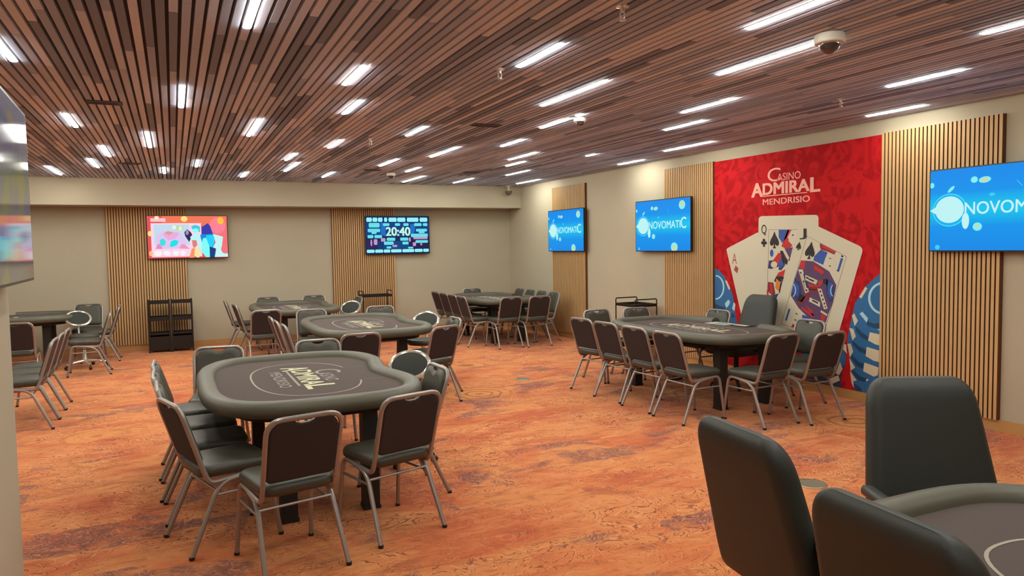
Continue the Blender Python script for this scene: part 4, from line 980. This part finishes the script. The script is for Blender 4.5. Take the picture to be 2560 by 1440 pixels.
# ------------------------------------------------------------------ carts and shelves
def cart(label, x0, x1, y0, y1, loops='x'):
    t = thing('serving_cart', label, 'cart', ((x0 + x1) / 2, (y0 + y1) / 2, 0), 0, 'black serving carts')
    hx, hy = (x1 - x0) / 2, (y1 - y0) / 2; r = 0.009
    for s in (-1, 1):
        if loops == 'x': pts = [(-hx, s * hy, 0.03), (-hx, s * hy, 0.885), (hx, s * hy, 0.885), (hx, s * hy, 0.03)]
        else: pts = [(s * hx, -hy, 0.03), (s * hx, -hy, 0.885), (s * hx, hy, 0.885), (s * hx, hy, 0.03)]
        MB().tube(fillet(pts, 0.025, 4), r).build('end_frame', M_CARTM, t)
    for z in (0.775, 0.24):
        mb = MB().box(-hx, hx, -hy, hy, z, z + 0.008)
        for a in ((-hx, hx, -hy, -hy + 0.012), (-hx, hx, hy - 0.012, hy), (-hx, -hx + 0.012, -hy, hy), (hx - 0.012, hx, -hy, hy)): mb.box(a[0], a[1], a[2], a[3], z, z + 0.04)
        mb.build('tray', M_CARTM, t)
    for sx in (-1, 1):
        for sy in (-1, 1):
            MB().lathe([(0.012, 0.0), (0.02, 0.004), (0.02, 0.03), (0.01, 0.034)], 10, (sx * hx, sy * hy, 0)).build('caster', M_BLACK, t)
    return t
cart('black metal serving cart against the right wall', 6.02, 6.40, 8.72, 9.22, 'x')
cart('black serving cart before the slats below the timer screen', 3.19, 3.75, 13.45, 13.80, 'y')
def shelf_unit(label, x0, x1):
    y0, y1 = 13.50, 13.82
    t = thing('shelf_unit', label, 'shelf', ((x0 + x1) / 2, (y0 + y1) / 2, 0), 0, 'black shelf units')
    hx, hy = (x1 - x0) / 2, (y1 - y0) / 2
    for sx in (-1, 1):
        for sy in (-1, 1):
            MB().box(sx * hx - 0.012, sx * hx + 0.012, sy * hy - 0.012, sy * hy + 0.012, 0, 0.88).build('post', M_CARTM, t)
    for z0, z1 in ((0.82, 0.865), (0.535, 0.60), (0.30, 0.33)):
        mb = MB().box(-hx, hx, -hy, hy, z0, z0 + 0.012)
        mb.box(-hx, hx, -hy - 0.004, -hy, z0, z1); mb.box(-hx, hx, hy, hy + 0.004, z0, z1); mb.box(-hx - 0.004, -hx, -hy, hy, z0, z1); mb.box(hx, hx + 0.004, -hy, hy, z0, z1)
        mb.build('shelf', M_CARTM, t)
    mb = MB().box(-hx, hx, -hy, hy, 0.05, 0.062); mb.box(-hx, hx, -hy - 0.003, -hy, 0.05, 0.27); mb.box(-hx, hx, hy, hy + 0.003, 0.05, 0.27); mb.box(-hx - 0.003, -hx, -hy, hy, 0.05, 0.27); mb.box(hx, hx + 0.003, -hy, hy, 0.05, 0.27)
    mb.build('bin', M_CARTM, t)
shelf_unit('black open shelf unit below the red screen, left of pair', -0.41, -0.095)
shelf_unit('black open shelf unit below the red screen, right of pair', -0.06, 0.255)

# ------------------------------------------------------------------ ceiling fittings
def dome_camera(name, label, x, y, r, big=True):
    t = thing(name, label, 'camera', (x, y, ZC), 0)
    MB().lathe([(r * 0.96, 0), (r, -0.01), (r, -r * 0.55), (r * 0.93, -r * 0.62), (r * 0.70, -r * 0.63)], 32).build('housing', M_WHITE, t)
    k = 0.70
    MB().lathe([(r * k * math.cos(a), -r * 0.62 - r * k * math.sin(a)) for a in [PI / 2 * j / 8 for j in range(8)] + [PI / 2 * 0.97]], 28).build('dome', mat('smoked_dome', (52, 46, 46), 0.08, 0.0, coat=1.0), t)
    MB().lathe([(r * 0.72, -r * 0.61), (r * 0.76, -r * 0.64), (r * 0.72, -r * 0.67)], 28).build('trim_ring', M_BRIGHT, t)
dome_camera('dome_camera', 'white dome security camera on ceiling above the mural', 3.53, 3.12, 0.085)
dome_camera('dome_camera', 'small grey dome camera on the ceiling near centre', 3.56, 6.04, 0.06)
dome_camera('dome_camera', 'tiny dark dome camera hanging before the back beam', 3.24, 11.5, 0.07)
t = thing('corner_camera', 'small dark camera in the far right ceiling corner', 'camera', (6.16, 13.30, ZC), 0)
MB().lathe([(0.05, 0), (0.05, -0.02), (0.015, -0.03), (0.015, -0.10)], 16).build('mount', M_WHITE, t)
MB().lathe([(0.02, -0.10), (0.07, -0.105), (0.07, -0.13), (0.045, -0.17), (0.01, -0.19)], 18).build('dome', mat('grey_plastic', (92, 88, 80), 0.5), t)
def sprinkler(label, x, y):
    t = thing('sprinkler', label, 'sprinkler', (x, y, ZC), 0, 'ceiling sprinklers')
    MB().lathe([(0.034, 0), (0.034, -0.004), (0.012, -0.012), (0.012, -0.03)], 16).build('escutcheon', M_BRIGHT, t)
    for s in (-1, 1): MB().tube([(s * 0.010, 0, -0.028), (s * 0.014, 0, -0.05), (0, 0, -0.068)], 0.003, 6).build('arm', M_BRIGHT, t)
    MB().lathe([(0.020, -0.066), (0.020, -0.070), (0.004, -0.071)], 14).build('deflector', M_BRIGHT, t)
sprinkler('chrome sprinkler head on ceiling, largest one near the picture centre', 2.06, 4.56)
sprinkler('tiny chrome sprinkler head over the middle table', 2.01, 7.91)
sprinkler('chrome sprinkler head at the top picture edge', 2.11, 3.15)
sprinkler('chrome sprinkler head on ceiling above the red mural', 5.2, 4.47)
def vent(label, x, y, w=0.26, l=0.13):
    t = thing('ceiling_vent', label, 'vent', (x, y, ZC), 0, 'ceiling vents')
    MB().box(-w / 2, w / 2, -l / 2, l / 2, -0.006, 0).build('frame', mat('vent_dark', (58, 46, 42), 0.7), t)
    for k in range(4):
        yy = -l / 2 + l * (k + 0.5) / 4
        MB().box(-w / 2 + 0.012, w / 2 - 0.012, yy - 0.008, yy + 0.008, -0.012, -0.006).build('blade', M_CEIL_BACK, t)
vent('dark ceiling vent over the left of the picture', -0.45, 6.70)
vent('dark ceiling vent over the middle of the room', 2.87, 6.70, 0.30)
vent('dark ceiling vent close to the back beam at left', -0.48, 11.15)
vent('dark ceiling vent close to the back beam in middle', 2.84, 11.10)
vent('dark ceiling vent before the far right corner', 4.44, 11.0)

# ------------------------------------------------------------------ floor boxes
def floor_box(label, x, y, r):
    t = thing('floor_box', label, 'floor outlet', (x, y, 0), 0, 'floor outlets')
    MB().lathe([(r, 0), (r, 0.004), (r * 0.96, 0.007), (r * 0.86, 0.007), (r * 0.85, 0.004)], 32).build('rim', M_BRASS, t)
    MB().lathe([(r * 0.85, 0.001), (r * 0.85, 0.0045), (0.005, 0.005)], 32).build('lid', M_BRASS2, t)
floor_box('round metal floor outlet behind the padded armchairs', 3.98, 3.64, 0.105)
floor_box('round metal floor outlet in the aisle between the tables', 3.97, 8.24, 0.10)
